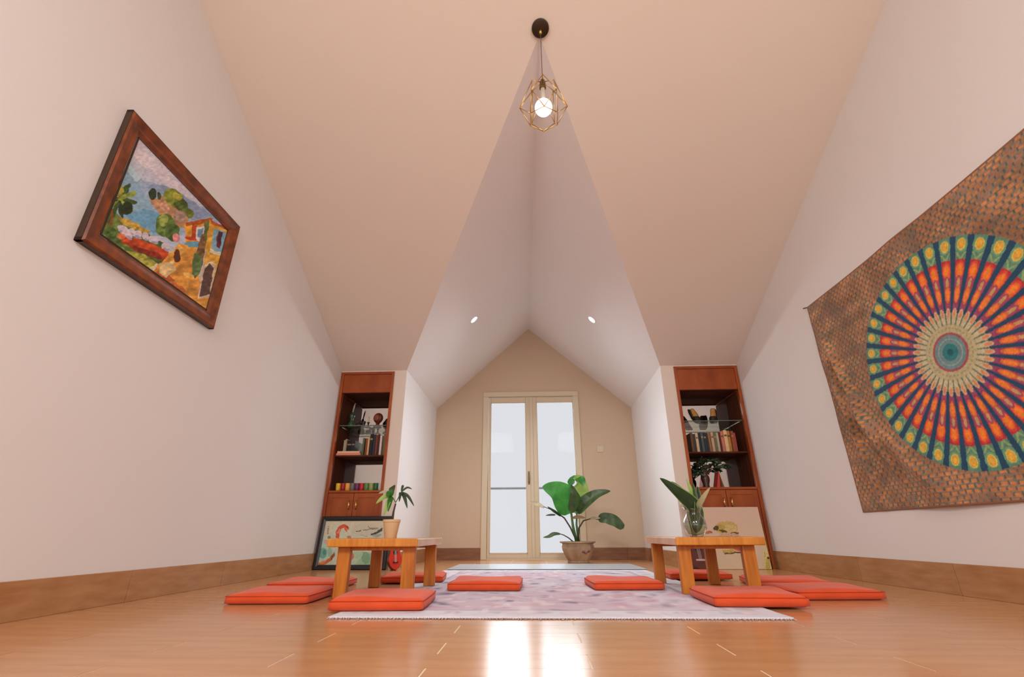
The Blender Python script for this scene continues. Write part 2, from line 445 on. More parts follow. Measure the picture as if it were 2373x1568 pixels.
# ---- recessed spotlights in the dormer slopes
M_LENS = mat('lit_lens', 'ffffff', .4, emit=3.0)
for (x, y), (e, b_), side in (((1098, 740), (EL, BL), 'left'), ((1372, 740), (ER, BR), 'right')):
    n = np.cross(A-e, BA-e); n /= np.linalg.norm(n)
    if n[2] > 0: n = -n
    p = onpl(x, y, e, n)
    sp = thing('recessed_spotlight', f'small bright recessed spotlight in the {side} slope of the dormer ceiling', 'spotlight', p, group='dormer spotlights')
    rot = Vector((0, 0, 1)).rotation_difference(Vector(n)).to_matrix()
    MB().lathe([(.045, .0), (.06, .0), (.06, .004), (.054, .008), (.045, .006)], 24, rot=rot, cap=False).build('trim_ring', M_WHITE, sp, True, 40)
    MB().lathe([(.046, -.004), (.046, .004), (.001, .005)], 24, rot=rot).build('lens', M_LENS, sp)
    l = bpy.data.lights.new('spot_glow', 'SPOT'); l.energy = 85; l.spot_size = 2.5; l.spot_blend = 1; l.shadow_soft_size = .05; l.color = (.88, .94, 1)
    o = bpy.data.objects.new('spot_glow', l); COL.objects.link(o); o.location = p + n*.09
    o.rotation_euler = Vector((0, 0, -1)).rotation_difference(Vector(n*.9+np.array([0, -.1, -.55]))).to_euler()

# ================================================================== pendant lamp
pc = onpl(1252, 65, PL0, PLN)
lamp = thing('pendant_lamp', 'pendant lamp with a geometric brass wire cage and round lit bulb', 'lamp', pc)
nrm = Vector((0, -SL, -1)).normalized()
rotc = Vector((0, 0, 1)).rotation_difference(nrm).to_matrix()
M_CANOPY = mat('bronze_canopy', '3a2e22', .35, .5, metal=.6)
MB().lathe([(.052, 0), (.055, .006), (.053, .018), (.04, .024), (.012, .026)], 28, rot=rotc).build('ceiling_canopy', M_CANOPY, lamp, True, 40)
g = Vector((0, 0, 0)) + nrm*.02
MB().lathe([(.007, -.045), (.009, -.03), (.009, .0)], 12, c=g).build('cord_grip', M_BRASS, lamp, True)
zt = ony(1257, 192, pc[1])[2] - pc[2]           # socket top under the canopy
zb = ony(1259, 252, pc[1])[2] - pc[2]           # bulb
MB().tube([g+Vector((0, 0, -.03)), (g.x, g.y, zt)], .0022, 6).build('cord', mat('cord_brown', '5a4232', .6), lamp)
MB().lathe([(.006, zt+.02), (.014, zt+.005), (.018, zt-.015), (.02, zt-.055), (.016, zt-.06)], 16, c=(g.x, g.y, 0)).build('socket', mat('aged_brass', '6b5526', .35, .5, metal=.8), lamp, True, 40)
MB().lathe([(.013, zt-.055), (.014, zb+.06), (.02, zb+.04)], 14, c=(g.x, g.y, 0)).build('bulb_neck', mat('bulb_collar', 'd8cdb8', .4), lamp, True)
MB().sphere((g.x, g.y, zb), .05, seg=24).build('bulb', mat('lit_bulb', 'f6f8ff', .3, emit=4.0), lamp, True)
def ring(r, z, n=6, ph=0): return [Vector((g.x+r*math.cos(2*PI*k/n+ph), g.y+r*math.sin(2*PI*k/n+ph), z)) for k in range(n)]
top = Vector((g.x, g.y, zt-.005))
r1 = ring(.072, zt-.030, 6, PI/6); r2 = ring(.137, zb+.005, 6, 0); r3 = ring(.088, zb-.088, 6, PI/6)
cg = MB(); WR = .0026
for k in range(6):
    cg.tube([top, r1[k]], WR, 6); cg.tube([r1[k], r2[k]], WR, 6); cg.tube([r1[k], r2[(k+1) % 6]], WR, 6)
    cg.tube([r2[k], r3[k]], WR, 6); cg.tube([r2[k], r3[k-1]], WR, 6); cg.tube([r3[k], r3[(k+1) % 6]], WR, 6)
for p in r1+r2+r3: cg.sphere(p, .0042, seg=8)
cg.build('wire_cage', M_BRASS, lamp, True)
pl_ = bpy.data.lights.new('pendant_glow', 'POINT'); pl_.energy = 14; pl_.shadow_soft_size = .05; pl_.color = (1, .93, .84)
o = bpy.data.objects.new('pendant_glow', pl_); COL.objects.link(o); o.location = Vector(pc)+Vector((g.x, g.y, zb))

# ================================================================== framed landscape painting on the left wall
wn = Vector((1, .0285, 0)).normalized()
def onleft(x, y): return onpl(x, y, (XLf(1.9), 1.9, 0), (wn.x, wn.y, 0))
q = [onleft(*p) for p in ((163, 560), (487, 757), (548, 525), (290, 255))]       # BL BR TR TL
fb = (q[0]+q[1])/2; fd = Vector(q[1]-q[0]); fd.z = 0; fd.normalize()
fw_ = .975; fz0 = (q[0][2]+q[1][2])/2; fh_ = (q[2][2]+q[3][2])/2-fz0
FO = Vector((fb[0], fb[1], fz0)) - fd*fw_/2      # lower corner near the camera
pic = thing('framed_painting', 'brown framed oil painting of a seaside village on the left wall', 'painting', (fb[0], fb[1], fz0))
def fpt(u, v, d): return FO + fd*u + Vector((0, 0, v)) + wn*d
M_FRAME = mat('walnut_frame', '8a451e', .35, .5, vscale=9, stretch=(2, 2, 2), col2='5c2c12')
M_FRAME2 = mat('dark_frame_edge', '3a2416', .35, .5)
M_FRAME3 = mat('gilt_slip', '8a5a2c', .3, .5)
FWD = .085
prof = [(0, .001), (0, .030), (.010, .040), (.026, .036), (.05, .028), (.066, .030), (.074, .024), (FWD, .014), (FWD, .001)]
cor = [(0, 0, 1, 1), (fw_, 0, -1, 1), (fw_, fh_, -1, -1), (0, fh_, 1, -1)]
for k in range(4):
    a = cor[k]; b = cor[(k+1) % 4]; m_ = MB(); ra = []; rb = []
    for t, d in prof:
        ra.append(m_.bm.verts.new(fpt(a[0]+a[2]*t, a[1]+a[3]*t, d))); rb.append(m_.bm.verts.new(fpt(b[0]+b[2]*t, b[1]+b[3]*t, d)))
    n = len(prof)
    for i in range(n): m_.bm.faces.new((ra[i], ra[(i+1) % n], rb[(i+1) % n], rb[i]))
    m_.bm.faces.new(ra); m_.bm.faces.new(rb[::-1])
    m_.build('frame_rail', M_FRAME, pic)
ol = MB()
for (a, b) in (((0, 0), (fw_, .012)), ((0, fh_-.012), (fw_, fh_)), ((0, 0), (.012, fh_)), ((fw_-.012, 0), (fw_, fh_))):
    ol.poly([fpt(a[0]-.002, a[1]-.002, .001), fpt(b[0]+.002, a[1]-.002, .001), fpt(b[0]+.002, b[1]+.002, .001), fpt(a[0]-.002, b[1]+.002, .001)], wn*.031)
ol.build('outer_edge', M_FRAME2, pic)
def paint_landscape(px, py):
    X = (px-140)/.3509; Y = (py-230)/.3508
    j = 14*(vnoise(X/34, Y/34, 3)-.5); j2 = 14*(vnoise(X/34, Y/34, 5)-.5)
    x = X+j; y = Y+j2
    C = np.zeros(px.shape+(3,)); C[:] = rgb('b9b3c4')
    def put(mask, c, var=.0, sc=9, seed=1):
        cc = rgb(c)
        if var: C[mask] = cc*(1+var*1.3*(vnoise(X/sc/2.2+Y/60, Y/sc/1.6, seed)[mask]-.5)[:, None])
        else: C[mask] = cc
    t = np.clip((y-230-.85*(x-470))/260, 0, 1)[..., None]
    C[:] = (1-t)*rgb('d2c9d0')+t*rgb('b9c2d2')
    put(ell(x, y, 560, 400, 90, 40, 40), 'ddd3d8', .04); put(ell(x, y, 700, 520, 120, 35, 40), 'd6ccd4', .04)
    put(inpoly(x, y, [(380, 360), (430, 380), (520, 520), (640, 560), (760, 600), (900, 690), (1040, 760), (1040, 900), (300, 900), (330, 500)]), '9fb2c8', .06)
    put(inpoly(x, y, [(350, 480), (420, 450), (520, 560), (600, 690), (640, 900), (300, 900)]), '8fb0c6', .06)
    put(inpoly(x, y, [(380, 420), (420, 380), (530, 520), (500, 545)]), 'b4d0d8', .06)
    put(inpoly(x, y, [(560, 575), (640, 555), (760, 600), (1010, 770), (880, 800), (700, 640)]), '8a9cb8', .08)
    put(inpoly(x, y, [(430, 760), (560, 720), (660, 760), (640, 880), (500, 850)]), '6fa2c0', .08)
    put(inpoly(x, y, [(580, 660), (700, 640), (860, 760), (830, 840), (700, 860), (640, 740)]), 'b98d66', .3, 14, 2)
    put(ell(x, y, 610, 625, 26, 38, 10), '2e3d2a', .3); put(ell(x, y, 655, 640, 14, 22), '3a4a30', .3)
    put(ell(x, y, 745, 650, 70, 52, 35), '7f8a33', .5, 12); put(ell(x, y, 800, 700, 60, 38, 50), '55672b', .5, 12); put(ell(x, y, 850, 750, 40, 28, 55), '6b7a2e', .4, 12)
    put(ell(x, y, 770, 640, 34, 20, 30), 'b3ab45', .3, 9)
    put(ell(x, y, 790, 770, 46, 40, 30), 'a58a78', .3, 9); put(ell(x, y, 690, 710, 36, 22, 40), 'd0a283', .2)
    put(ell(x, y, 690, 830, 66, 75, 10), '5f7a35', .5, 12); put(ell(x, y, 740, 880, 50, 60, 0), '48632c', .5, 12); put(ell(x, y, 680, 800, 32, 40), '8c9c4a', .4)
    # left garden
    put(inpoly(x, y, [(200, 640), (330, 700), (420, 800), (600, 900), (720, 980), (700, 1180), (560, 1180), (200, 980)]), '5d7234', .5, 14, 6)
    for k in range(11):
        a = 2*PI*k/11+.2
        put(ell(x, y, 385+62*math.cos(a), 660+62*math.sin(a), 66, 17, math.degrees(a)), ('3f5527', '8a9a3e', '2d3f22')[k % 3], .3, 9)
    put(ell(x, y, 385, 600, 34, 40), 'a9a544', .4, 9); put(ell(x, y, 440, 720, 40, 45, 40), '27351f', .3)
    put(inpoly(x, y, [(325, 720), (345, 720), (345, 850), (325, 850)]), '8a5a30', .2)
    put(ell(x, y, 270, 800, 40, 60), '8fa050', .5, 10); put(ell(x, y, 330, 900, 40, 60), '4f6b30', .5, 10)
    put(ell(x, y, 270, 910, 46, 24, 40), 'c3b9a0', .3); put(ell(x, y, 400, 1000, 30, 24, 30), '7f9a48', .4)
    put(inpoly(x, y, [(370, 770), (470, 800), (590, 870), (580, 900), (420, 830)]), 'b0923e', .4, 9)
    put(inpoly(x, y, [(380, 900), (520, 920), (720, 1010), (720, 1080), (600, 1040), (410, 950)]), 'bf4a1d', .4, 11)
    put(inpoly(x, y, [(430, 950), (640, 1010), (690, 1070), (500, 1010)]), '8c2f14', .4, 8)
    for cx, cy, rr in ((405, 855, 32), (445, 890, 36), (505, 890, 30), (560, 905, 26), (615, 925, 34), (692, 975, 30), (470, 870, 22)):
        put(ell(x, y, cx, cy, rr, rr*.8, 20), 'cfc3cc', .08)
        put(ell(x, y, cx+6, cy+rr*.7, rr*.7, rr*.3, 20), 'a89bb0', .1)
    put(ell(x, y, 400, 905, 26, 20), 'd77a48', .2)
    put(inpoly(x, y, [(430, 1000), (560, 1030), (650, 1090), (600, 1150), (470, 1060)]), 'a3a040', .4, 10)
    put(inpoly(x, y, [(560, 1120), (640, 1080), (660, 1100), (590, 1145)]), 'd8c9a2', .1)
    # street
    put(inpoly(x, y, [(580, 1150), (700, 1050), (780, 950), (900, 960), (930, 1320), (960, 1420), (760, 1260)]), 'd0903a', .35, 16, 9)
    put(inpoly(x, y, [(590, 1150), (680, 1120), (760, 1200), (700, 1210)]), 'b85a28', .3)
    put(inpoly(x, y, [(660, 1080), (750, 1070), (760, 1130), (700, 1180), (655, 1140)]), 'dcbf86', .2)
    put(inpoly(x, y, [(720, 1020), (790, 940), (820, 1010), (770, 1060)]), 'dca850', .2)
    put(ell(x, y, 768, 1035, 22, 44, 0), '5c2a1c', .3); put(ell(x, y, 850, 1160, 40, 20, 30), 'e3b45c', .2); put(ell(x, y, 780, 1240, 60, 18, 30), 'c46a30', .2)
    # houses
    put(inpoly(x, y, [(820, 810), (1000, 790), (1010, 1000), (830, 960)]), 'd99a35', .25, 12)
    put(inpoly(x, y, [(820, 815), (930, 790), (1010, 790), (1000, 812), (830, 835)]), 'a8541f', .2)
    put(inpoly(x, y, [(868, 830), (905, 828), (900, 920), (862, 915)]), 'b8481f', .2)
    put(inpoly(x, y, [(898, 840), (962, 835), (950, 940), (890, 930)]), 'd6d0d0', .1); put(inpoly(x, y, [(910, 855), (945, 850), (938, 915), (904, 910)]), '6d8fae', .15)
    put(ell(x, y, 765, 910, 24, 30), 'd9898a', .2); put(ell(x, y, 860, 920, 40, 12, 10), 'c04030', .2)
    put(inpoly(x, y, [(820, 945), (930, 940), (905, 980), (840, 975)]), '63a3bd', .15)
    put(inpoly(x, y, [(930, 900), (975, 880), (930, 1130), (890, 1180), (870, 1130)]), '7a5a34', .4, 10); put(ell(x, y, 900, 1090, 34, 75, 5), '5e7a44', .4, 10)
    put(inpoly(x, y, [(945, 820), (985, 800), (1000, 900), (960, 960)]), '5b6a36', .3)
    put(inpoly(x, y, [(985, 800), (1110, 850), (1050, 1230), (950, 1400), (900, 1330), (940, 1130)]), 'd9a33c', .25, 12)
    put(inpoly(x, y, [(990, 795), (1110, 850), (1105, 870), (1000, 825)]), 'c0582a', .2)
    put(inpoly(x, y, [(1015, 855), (1095, 880), (1065, 1015), (998, 985)]), '7fb0c4', .15); put(inpoly(x, y, [(1040, 870), (1072, 880), (1055, 985), (1030, 970)]), '6a2230', .2); put(inpoly(x, y, [(1048, 880), (1062, 885), (1052, 960), (1040, 955)]), '2a2a38')
    put(inpoly(x, y, [(990, 985), (1070, 1015), (1060, 1035), (985, 1005)]), 'e0d6b8', .1)
    put(inpoly(x, y, [(955, 1085), (1020, 1075), (1030, 1120), (990, 1320), (905, 1310), (925, 1160)]), 'cdb89a', .2)
    put(inpoly(x, y, [(965, 1110), (990, 1088), (1010, 1110), (985, 1290), (915, 1300), (940, 1170)]), '5a4038', .3)
    put(inpoly(x, y, [(895, 1310), (985, 1310), (950, 1400), (890, 1345)]), 'dd9a3c', .2)
    C *= (1+.16*(vnoise(X/14, Y/9, 21)-.5))[..., None]
    return C
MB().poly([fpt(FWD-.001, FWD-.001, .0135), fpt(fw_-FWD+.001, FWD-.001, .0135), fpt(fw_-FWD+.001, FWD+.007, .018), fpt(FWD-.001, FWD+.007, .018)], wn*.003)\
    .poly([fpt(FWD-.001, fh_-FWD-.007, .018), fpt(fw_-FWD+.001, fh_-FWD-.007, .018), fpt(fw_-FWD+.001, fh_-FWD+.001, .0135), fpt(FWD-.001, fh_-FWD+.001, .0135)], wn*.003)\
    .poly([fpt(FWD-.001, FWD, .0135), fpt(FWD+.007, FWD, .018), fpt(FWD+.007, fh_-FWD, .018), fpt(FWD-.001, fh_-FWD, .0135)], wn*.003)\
    .poly([fpt(fw_-FWD-.007, FWD, .018), fpt(fw_-FWD+.001, FWD, .0135), fpt(fw_-FWD+.001, fh_-FWD, .0135), fpt(fw_-FWD-.007, fh_-FWD, .018)], wn*.003).build('inner_slip', M_FRAME2, pic)  # dark strip painting in the shade line along the frame's inner edge
M_OIL = mat('oil_paint', None, .55, .35, attr='paint', bump=.15, bscale=90)
nu, nv = 230, 180
uu, vv = np.meshgrid(np.linspace(FWD-.004, fw_-FWD+.004, nu), np.linspace(FWD-.004, fh_-FWD+.004, nv))
base = np.array(FO)+np.array(wn)*.016
P = base + uu[..., None]*np.array(fd) + vv[..., None]*np.array([0, 0, 1.])
grid_cloth('canvas', P, paint_landscape(*proj(P)), M_OIL, pic)
fix_children(pic)

# ================================================================== mandala tapestry on the right wall
TY0, TY1, TZ0, TZ1 = 1.34, 3.452, .425, 1.948
tap = thing('tapestry', 'orange and teal mandala wall tapestry hung on the right wall', 'tapestry', (XR, (TY0+TY1)/2, TZ0))
nu, nv = 520, 376
yy, zz = np.meshgrid(np.linspace(TY1, TY0, nu), np.linspace(TZ0, TZ1, nv))
s_ = (TY1-yy); tdn = (TZ1-zz)
# cloth: hung by the top corners; soft diagonal folds run down from the far corner
bul = np.zeros_like(yy)
def fold(y0, z0, y1, z1, amp, w):
    L2 = (y1-y0)**2+(z1-z0)**2; t = ((yy-y0)*(y1-y0)+(zz-z0)*(z1-z0))/L2
    d = np.hypot(yy-(y0+t*(y1-y0)), zz-(z0+t*(z1-z0)))
    return amp*np.exp(-(d/w)**2)*np.clip(t*3, 0, 1)*np.clip((1.1-t)*4, 0, 1)
bul += fold(TY1-.02, TZ1-.1, 3.02, .62, .045, .032)+fold(TY1-.05, TZ1-.25, 3.24, .48, .034, .03)+fold(TY1, 1.35, 2.75, .5, .03, .05)
bul += .010*np.sin(yy*5.2)*np.clip((TZ1-zz)/1.2, 0, 1)+.012*vnoise(yy*4, zz*4, 2)
zsag = .012*np.sin(np.clip((TY1-yy)/(TY1-TY0), 0, 1)*PI)*np.clip((zz-TZ0)/(TZ1-TZ0), 0, 1)**3
xx = XR-.006-np.clip(bul, 0, .08)
tc_ = onpl(2207, 815, (XR, 0, 0), (1, 0, 0)); CY, CZ = tc_[1], tc_[2]
dy = CY-yy; dz = zz-CZ
R = np.hypot(dy/.615, dz/.60); TH = np.arctan2(dz, dy)
NS = 36
ph = (TH/(2*PI)*NS+.5) % 1-.5            # -0.5..0.5 across one sector
Cc = np.zeros(yy.shape+(3,))
# printed ground: small orange bricks on grey-brown
gx = yy/.044+.35*vnoise(yy*9, zz*9, 50); gz = zz/.025+.5*vnoise(yy*7, zz*7, 51); row = np.floor(gz); fx = (gx+.5*(row % 2)+.4*vnoise(gx*.3, row*.7, 8)) % 1; fz = gz % 1
n1 = vnoise(gx*.8, gz*.8, 4)
Cc[:] = rgb('8a7362')
Cc[(n1 > .62)] = rgb('6f7466')
m1 = (fx > .12) & (fx < .78) & (fz > .2) & (fz < .82)
oc = rgb('c07c45')*(1+.30*(vnoise(gx*.9, gz*.9, 12)-.5))[..., None]
Cc[m1] = oc[m1]
m2 = m1 & (vnoise(gx*.5, gz*.5, 30) > .68); Cc[m2] = rgb('9a6a4e')
m3 = (fx > .82) & (fz > .3); Cc[m3] = rgb('54504a')
gm = rgb('93755c')
Cc[:] = Cc*.78+gm*.22
Cc *= (1+.25*(vnoise(yy*11, zz*14, 60)-.5))[..., None]
# mandala
def rg(lo, hi): return (R >= lo) & (R < hi)
def setc(m, c): Cc[m] = rgb(c)
d_ = rg(0, 1.0); setc(d_, '234a66')
wd_ = np.abs(ph)                             # 0 petal centre, .5 spoke centre
pet = rg(.34, 1.0) & (wd_ < .33)
setc(pet & rg(.80, 1), '5f8f78'); setc(pet & rg(.34, .80), '9c3f62')
def blob(r0, rr, ww, c):
    m = ((R-r0)/rr)**2+(ph/ww)**2 < 1; setc(m & (R < 1.0), c)
blob(.92, .062, .36, '6fa37e'); blob(.925, .052, .25, 'd6c45e'); blob(.928, .040, .19, 'e0a83a'); blob(.93, .026, .11, 'e8b84a')
xx_ = pet & rg(.80, .86) & (np.abs(wd_-(R-.80)*4.5) < .07); setc(xx_, '8fae72')
setc(pet & rg(.765, .80) & (wd_ < .36), 'b8323e')
blob(.705, .085, .34, 'd34a3a'); blob(.70, .070, .27, 'f0712c'); blob(.705, .048, .16, 'f58a32')
blob(.60, .065, .26, 'a8506a'); blob(.595, .050, .13, 'c9a065')
blob(.50, .075, .30, 'd8703c'); blob(.50, .055, .20, 'f0883a')
setc(pet & rg(.34, .41), '9a4a6e'); setc(rg(.155, .345), 'b9b088')
setc(rg(.24, .345) & (wd_ > .40), '5d7468')
blob(.335, .05, .32, 'c9b48a'); blob(.335, .035, .2, 'd9906a')
blob(.275, .03, .34, 'c8bf98'); setc(rg(.20, .215) & (wd_ < .3), 'a59a70')
setc(rg(.15, .172), 'a4545a'); setc(rg(.075, .15), '6f9092'); setc(rg(.11, .12), '8fa8a0'); setc(rg(0, .075), '2f7c80'); setc(rg(0, .03), '1d5c68')
lum = (1+.16*(vnoise(yy*120, zz*120, 40)-.5))[..., None]; Cc *= lum
hem = (TY1-yy < .012) | (TZ1-zz < .012) | (zz-TZ0 < .012) | (yy-TY0 < .012); Cc[hem] = rgb('8a5f48')
Pt = np.stack([xx, yy, zz-zsag], -1)
M_CLOTH = mat('printed_cotton', None, .9, .1, attr='paint', bump=.1, bscale=300, sheen=.2)
grid_cloth('cloth', Pt, Cc, M_CLOTH, tap, thick=(.004, 0, 0))
MB().tube([(XR, TY1+.012, TZ1+.003), (XR-.03, TY1+.02, TZ1-.002)], .004).build('hanging_peg', M_BLACK, tap)
fix_children(tap)

# ================================================================== built-in bookcases
DEP = .36
def bookcase(label, x0, x1, zs, door_z0, mirrored=False):
    """zs = valance bottom, glass shelf, book shelf, lower board"""
    r = thing('bookcase', label, 'bookcase', ((x0+x1)/2, YC, 0), group='built-in bookcases')
    w = x1-x0; t = .03; hx = w/2; zv, zg, zb_, zl_ = zs
    for sx in (-1, 1):
        a, b = sorted((sx*hx, sx*(hx-t)))
        MB().bx((a, -.012, 0), (b, DEP, CH-.002), bev=.002).build('side_panel', M_CHERRY, r)
        a, b = sorted((sx*(hx-t), sx*(hx-t-.006)))
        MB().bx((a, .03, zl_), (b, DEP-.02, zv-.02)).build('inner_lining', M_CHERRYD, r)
    MB().bx((-hx+t, -.012, CH-.03), (hx-t, DEP, CH-.002), bev=.002).build('top_board', M_CHERRY, r)
    va = MB().bx((-hx+t, .0, zv), (hx-t, .022, CH-.03), bev=.002).build('valance', M_CHERRY, r)
    MB().bx((-hx+t, .004, zv-.006), (hx-t, .03, zv)).build('valance_edge', M_CHERRYD, va)
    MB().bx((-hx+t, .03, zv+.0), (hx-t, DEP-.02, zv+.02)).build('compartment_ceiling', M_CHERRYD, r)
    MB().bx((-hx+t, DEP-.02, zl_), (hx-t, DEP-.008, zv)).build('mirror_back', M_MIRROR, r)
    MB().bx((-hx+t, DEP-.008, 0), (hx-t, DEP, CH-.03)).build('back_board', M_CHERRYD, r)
    MB().bx((-hx+t+.007, .035, zg-.008), (hx-t-.007, DEP-.024, zg)).build('glass_shelf', M_SHELFGLASS, r)
    MB().bx((-hx+t+.007, .031, zg-.008), (hx-t-.007, .035, zg)).build('shelf_edge', mat('glass_edge', '5c6a5e', .2, .5), r)
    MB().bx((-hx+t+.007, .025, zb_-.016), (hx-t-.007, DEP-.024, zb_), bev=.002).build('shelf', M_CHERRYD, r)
    MB().bx((-hx+t, -.006, zl_-.022), (hx-t, DEP-.02, zl_), bev=.002).build('lower_board', M_CHERRY, r)
    # cupboard with two panelled doors
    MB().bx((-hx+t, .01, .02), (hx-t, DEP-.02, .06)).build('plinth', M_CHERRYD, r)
    for sx in (-1, 1):
        a, b = sorted((sx*.002, sx*(hx-t-.002))); z0_, z1_ = .065, zl_-.026
        dm = MB(); s_ = .045
        dm.bx((a, -.006, z0_), (a+s_, .014, z1_), bev=.003).bx((b-s_, -.006, z0_), (b, .014, z1_), bev=.003)
        dm.bx((a+s_, -.006, z1_-s_), (b-s_, .014, z1_), bev=.003).bx((a+s_, -.006, z0_), (b-s_, .014, z0_+s_), bev=.003)
        d = dm.build('cupboard_door', M_CHERRY, r)
        MB().bx((a+s_, .0, z0_+s_), (b-s_, .010, z1_-s_)).build('door_panel', M_CHERRY, d)
        hx_ = sx*.036
        MB().tube([(hx_, -.008, zl_-.10), (hx_, -.028, zl_-.115), (hx_, -.028, zl_-.165), (hx_, -.008, zl_-.18)], [.006, .005, .005, .006], 10)\
            .sphere((hx_, -.024, zl_-.14), .011, (1, .7, 1.5), 12).build('handle', M_BRASS, d, True)
    return r
zsL = (1.725, 1.376, 1.063, .712); zsR = (1.700, 1.378, 1.060, .716)
bcl = bookcase('cherry wood built-in bookcase beside the left wall, row of colourful cups inside', CLX0, CLX1, zsL, .3)
bcr = bookcase('cherry wood built-in bookcase beside the right wall, small leafy bonsai inside', CRX0, CRX1, zsR, .3)

def place(x, Y, z): return (ony(x, 1000, Y)[0], Y, z)
def X_at(px, py, Y): return ony(px, py, Y)[0]

# ---- books
def book(label, x, y, z, w, h, d, col, lean=0, group=None):
    c = thing('book', label, 'book', (x, y, z), group=group)
    c.rotation_euler = (0, lean, 0)
    m_ = mat('book_'+col, col, .55, .35, var=.12, vscale=30)
    cv = MB().bx((-w/2, 0, 0), (-w/2+.003, d, h)).bx((w/2-.003, 0, 0), (w/2, d, h)).bx((-w/2, -.003, 0), (w/2, .001, h), bev=.0015)
    cv.build('cover', m_, c)
    MB().bx((-w/2+.003, .002, .004), (w/2-.003, d-.004, h-.004)).build('page_block', mat('paper', 'd8c8a8', .8), c)
    if w > .025:
        tcol = 'a08458' if sum(rgb(col)) < 1.3 else '6a4a38'
        MB().bx((-w/2+.004, -.0042, h*.72), (w/2-.004, -.0028, h*.80)).build('spine_label', mat('spine_'+tcol, tcol, .5), c)
    return c
ORD = ['first', 'second', 'third', 'fourth', 'fifth', 'sixth', 'seventh', 'eighth', 'ninth', 'tenth', 'eleventh', 'twelfth',
       'thirteenth', 'fourteenth', 'fifteenth', 'sixteenth', 'seventeenth', 'eighteenth', 'nineteenth', 'twentieth']
COLN = {}
def booksrow(side, x0, Y, z, specs, group):
    x = x0
    for k, (w, h, col, nm, lean) in enumerate(specs):
        book(f'{nm} book standing {ORD[k]} from the left on the {side} bookcase shelf', x+w/2, Y+random.uniform(0, .02), z, w, h, .15, col, 0, group)
        x += w+.0025
# left bookcase: two flat books with upright ones behind and beside them
Yb = YC+.09
xl = X_at(778, 1050, YC+.04)
for k, (col, nm, hh, ww) in enumerate((('d98a72', 'salmon pink', .022, .255), ('e0b48c', 'cream', .020, .235))):
    b = thing('book', f'{nm} book lying flat on the left bookcase shelf, {"lower" if k == 0 else "upper"} of two', 'book', (xl+.135, YC+.035, 1.063+.0225*k), group='books lying flat in the left bookcase')
    MB().bx((-ww/2, 0, 0), (ww/2, .15, .003)).bx((-ww/2, 0, hh-.003), (ww/2, .15, hh)).bx((-ww/2, -.003, 0), (ww/2, .001, hh), bev=.001).build('cover', mat('book_'+col, col, .55, .35), b)
    MB().bx((-ww/2+.004, .002, .003), (ww/2-.004, .146, hh-.003)).build('page_block', mat('paper', 'd8c8a8', .8), b)
booksrow('left', X_at(782, 1040, YC+.2), YC+.2, 1.063, [
    (.030, .155, '3a2a26', 'dark brown', 0), (.022, .14, '4a3a32', 'grey brown', 0), (.018, .19, 'cdbfa6', 'cream', 4), (.016, .20, 'c4a98c', 'tan', 4),
    (.05, .185, '26262a', 'thick charcoal', 0), (.035, .185, '33303a', 'slate', 0)], 'books at the back of the left bookcase')
book('green book standing between the flat books and the orange one', X_at(842, 1030, YC+.08), YC+.08, 1.063, .02, .185, .15, '5a6a4a', 0, 'upright books in the left bookcase')
xs_ = X_at(847, 1030, YC+.07)
for w, h, col, nm in ((.018, .18, '8a4a22', 'rust brown'), (.020, .195, 'd8a878', 'apricot'), (.032, .225, '1e1c20', 'tall black'), (.024, .22, '2c3038', 'tall slate blue'),
                      (.020, .215, '7a3e2a', 'reddish brown'), (.018, .22, '4e2418', 'maroon'), (.022, .21, 'e0cfc4', 'white')):
    book(f'{nm} book standing upright at the right of the left bookcase shelf', xs_+w/2, YC+.07, 1.063, w, h, .16, col, 0, 'upright books in the left bookcase'); xs_ += w+.003
book('olive book with a pale spine at the right end of the left bookcase', xs_+.024, YC+.07, 1.063, .022, .225, .16, '7a7448', 0, 'upright books in the left bookcase')
# right bookcase
booksrow('right', X_at(1601, 1020, YC+.08), YC+.08, 1.060, [
    (.024, .20, '6a4a32', 'brown', 0), (.022, .19, '3a4030', 'dark olive', 0), (.026, .195, 'd2b896', 'cream', -2), (.022, .20, '2c3230', 'charcoal green', -2),
    (.026, .205, '48565c', 'slate blue', -2), (.026, .20, '26303a', 'navy', -2), (.020, .20, '35302e', 'charcoal', -2), (.022, .20, '9a7048', 'tan', -3),
    (.026, .205, 'c8a284', 'beige', -3), (.028, .205, '6c7050', 'moss green', -3), (.022, .20, 'bcae92', 'stone', -3), (.018, .20, '5a2a22', 'maroon', -3),
    (.028, .215, 'c87860', 'salmon', -3), (.034, .225, 'e0be8c', 'pale yellow', -2), (.032, .22, 'b88440', 'gold', -2), (.026, .215, '96522e', 'copper', -2), (.022, .20, 'b04a4c', 'red', -2)],
    'books in the right bookcase')

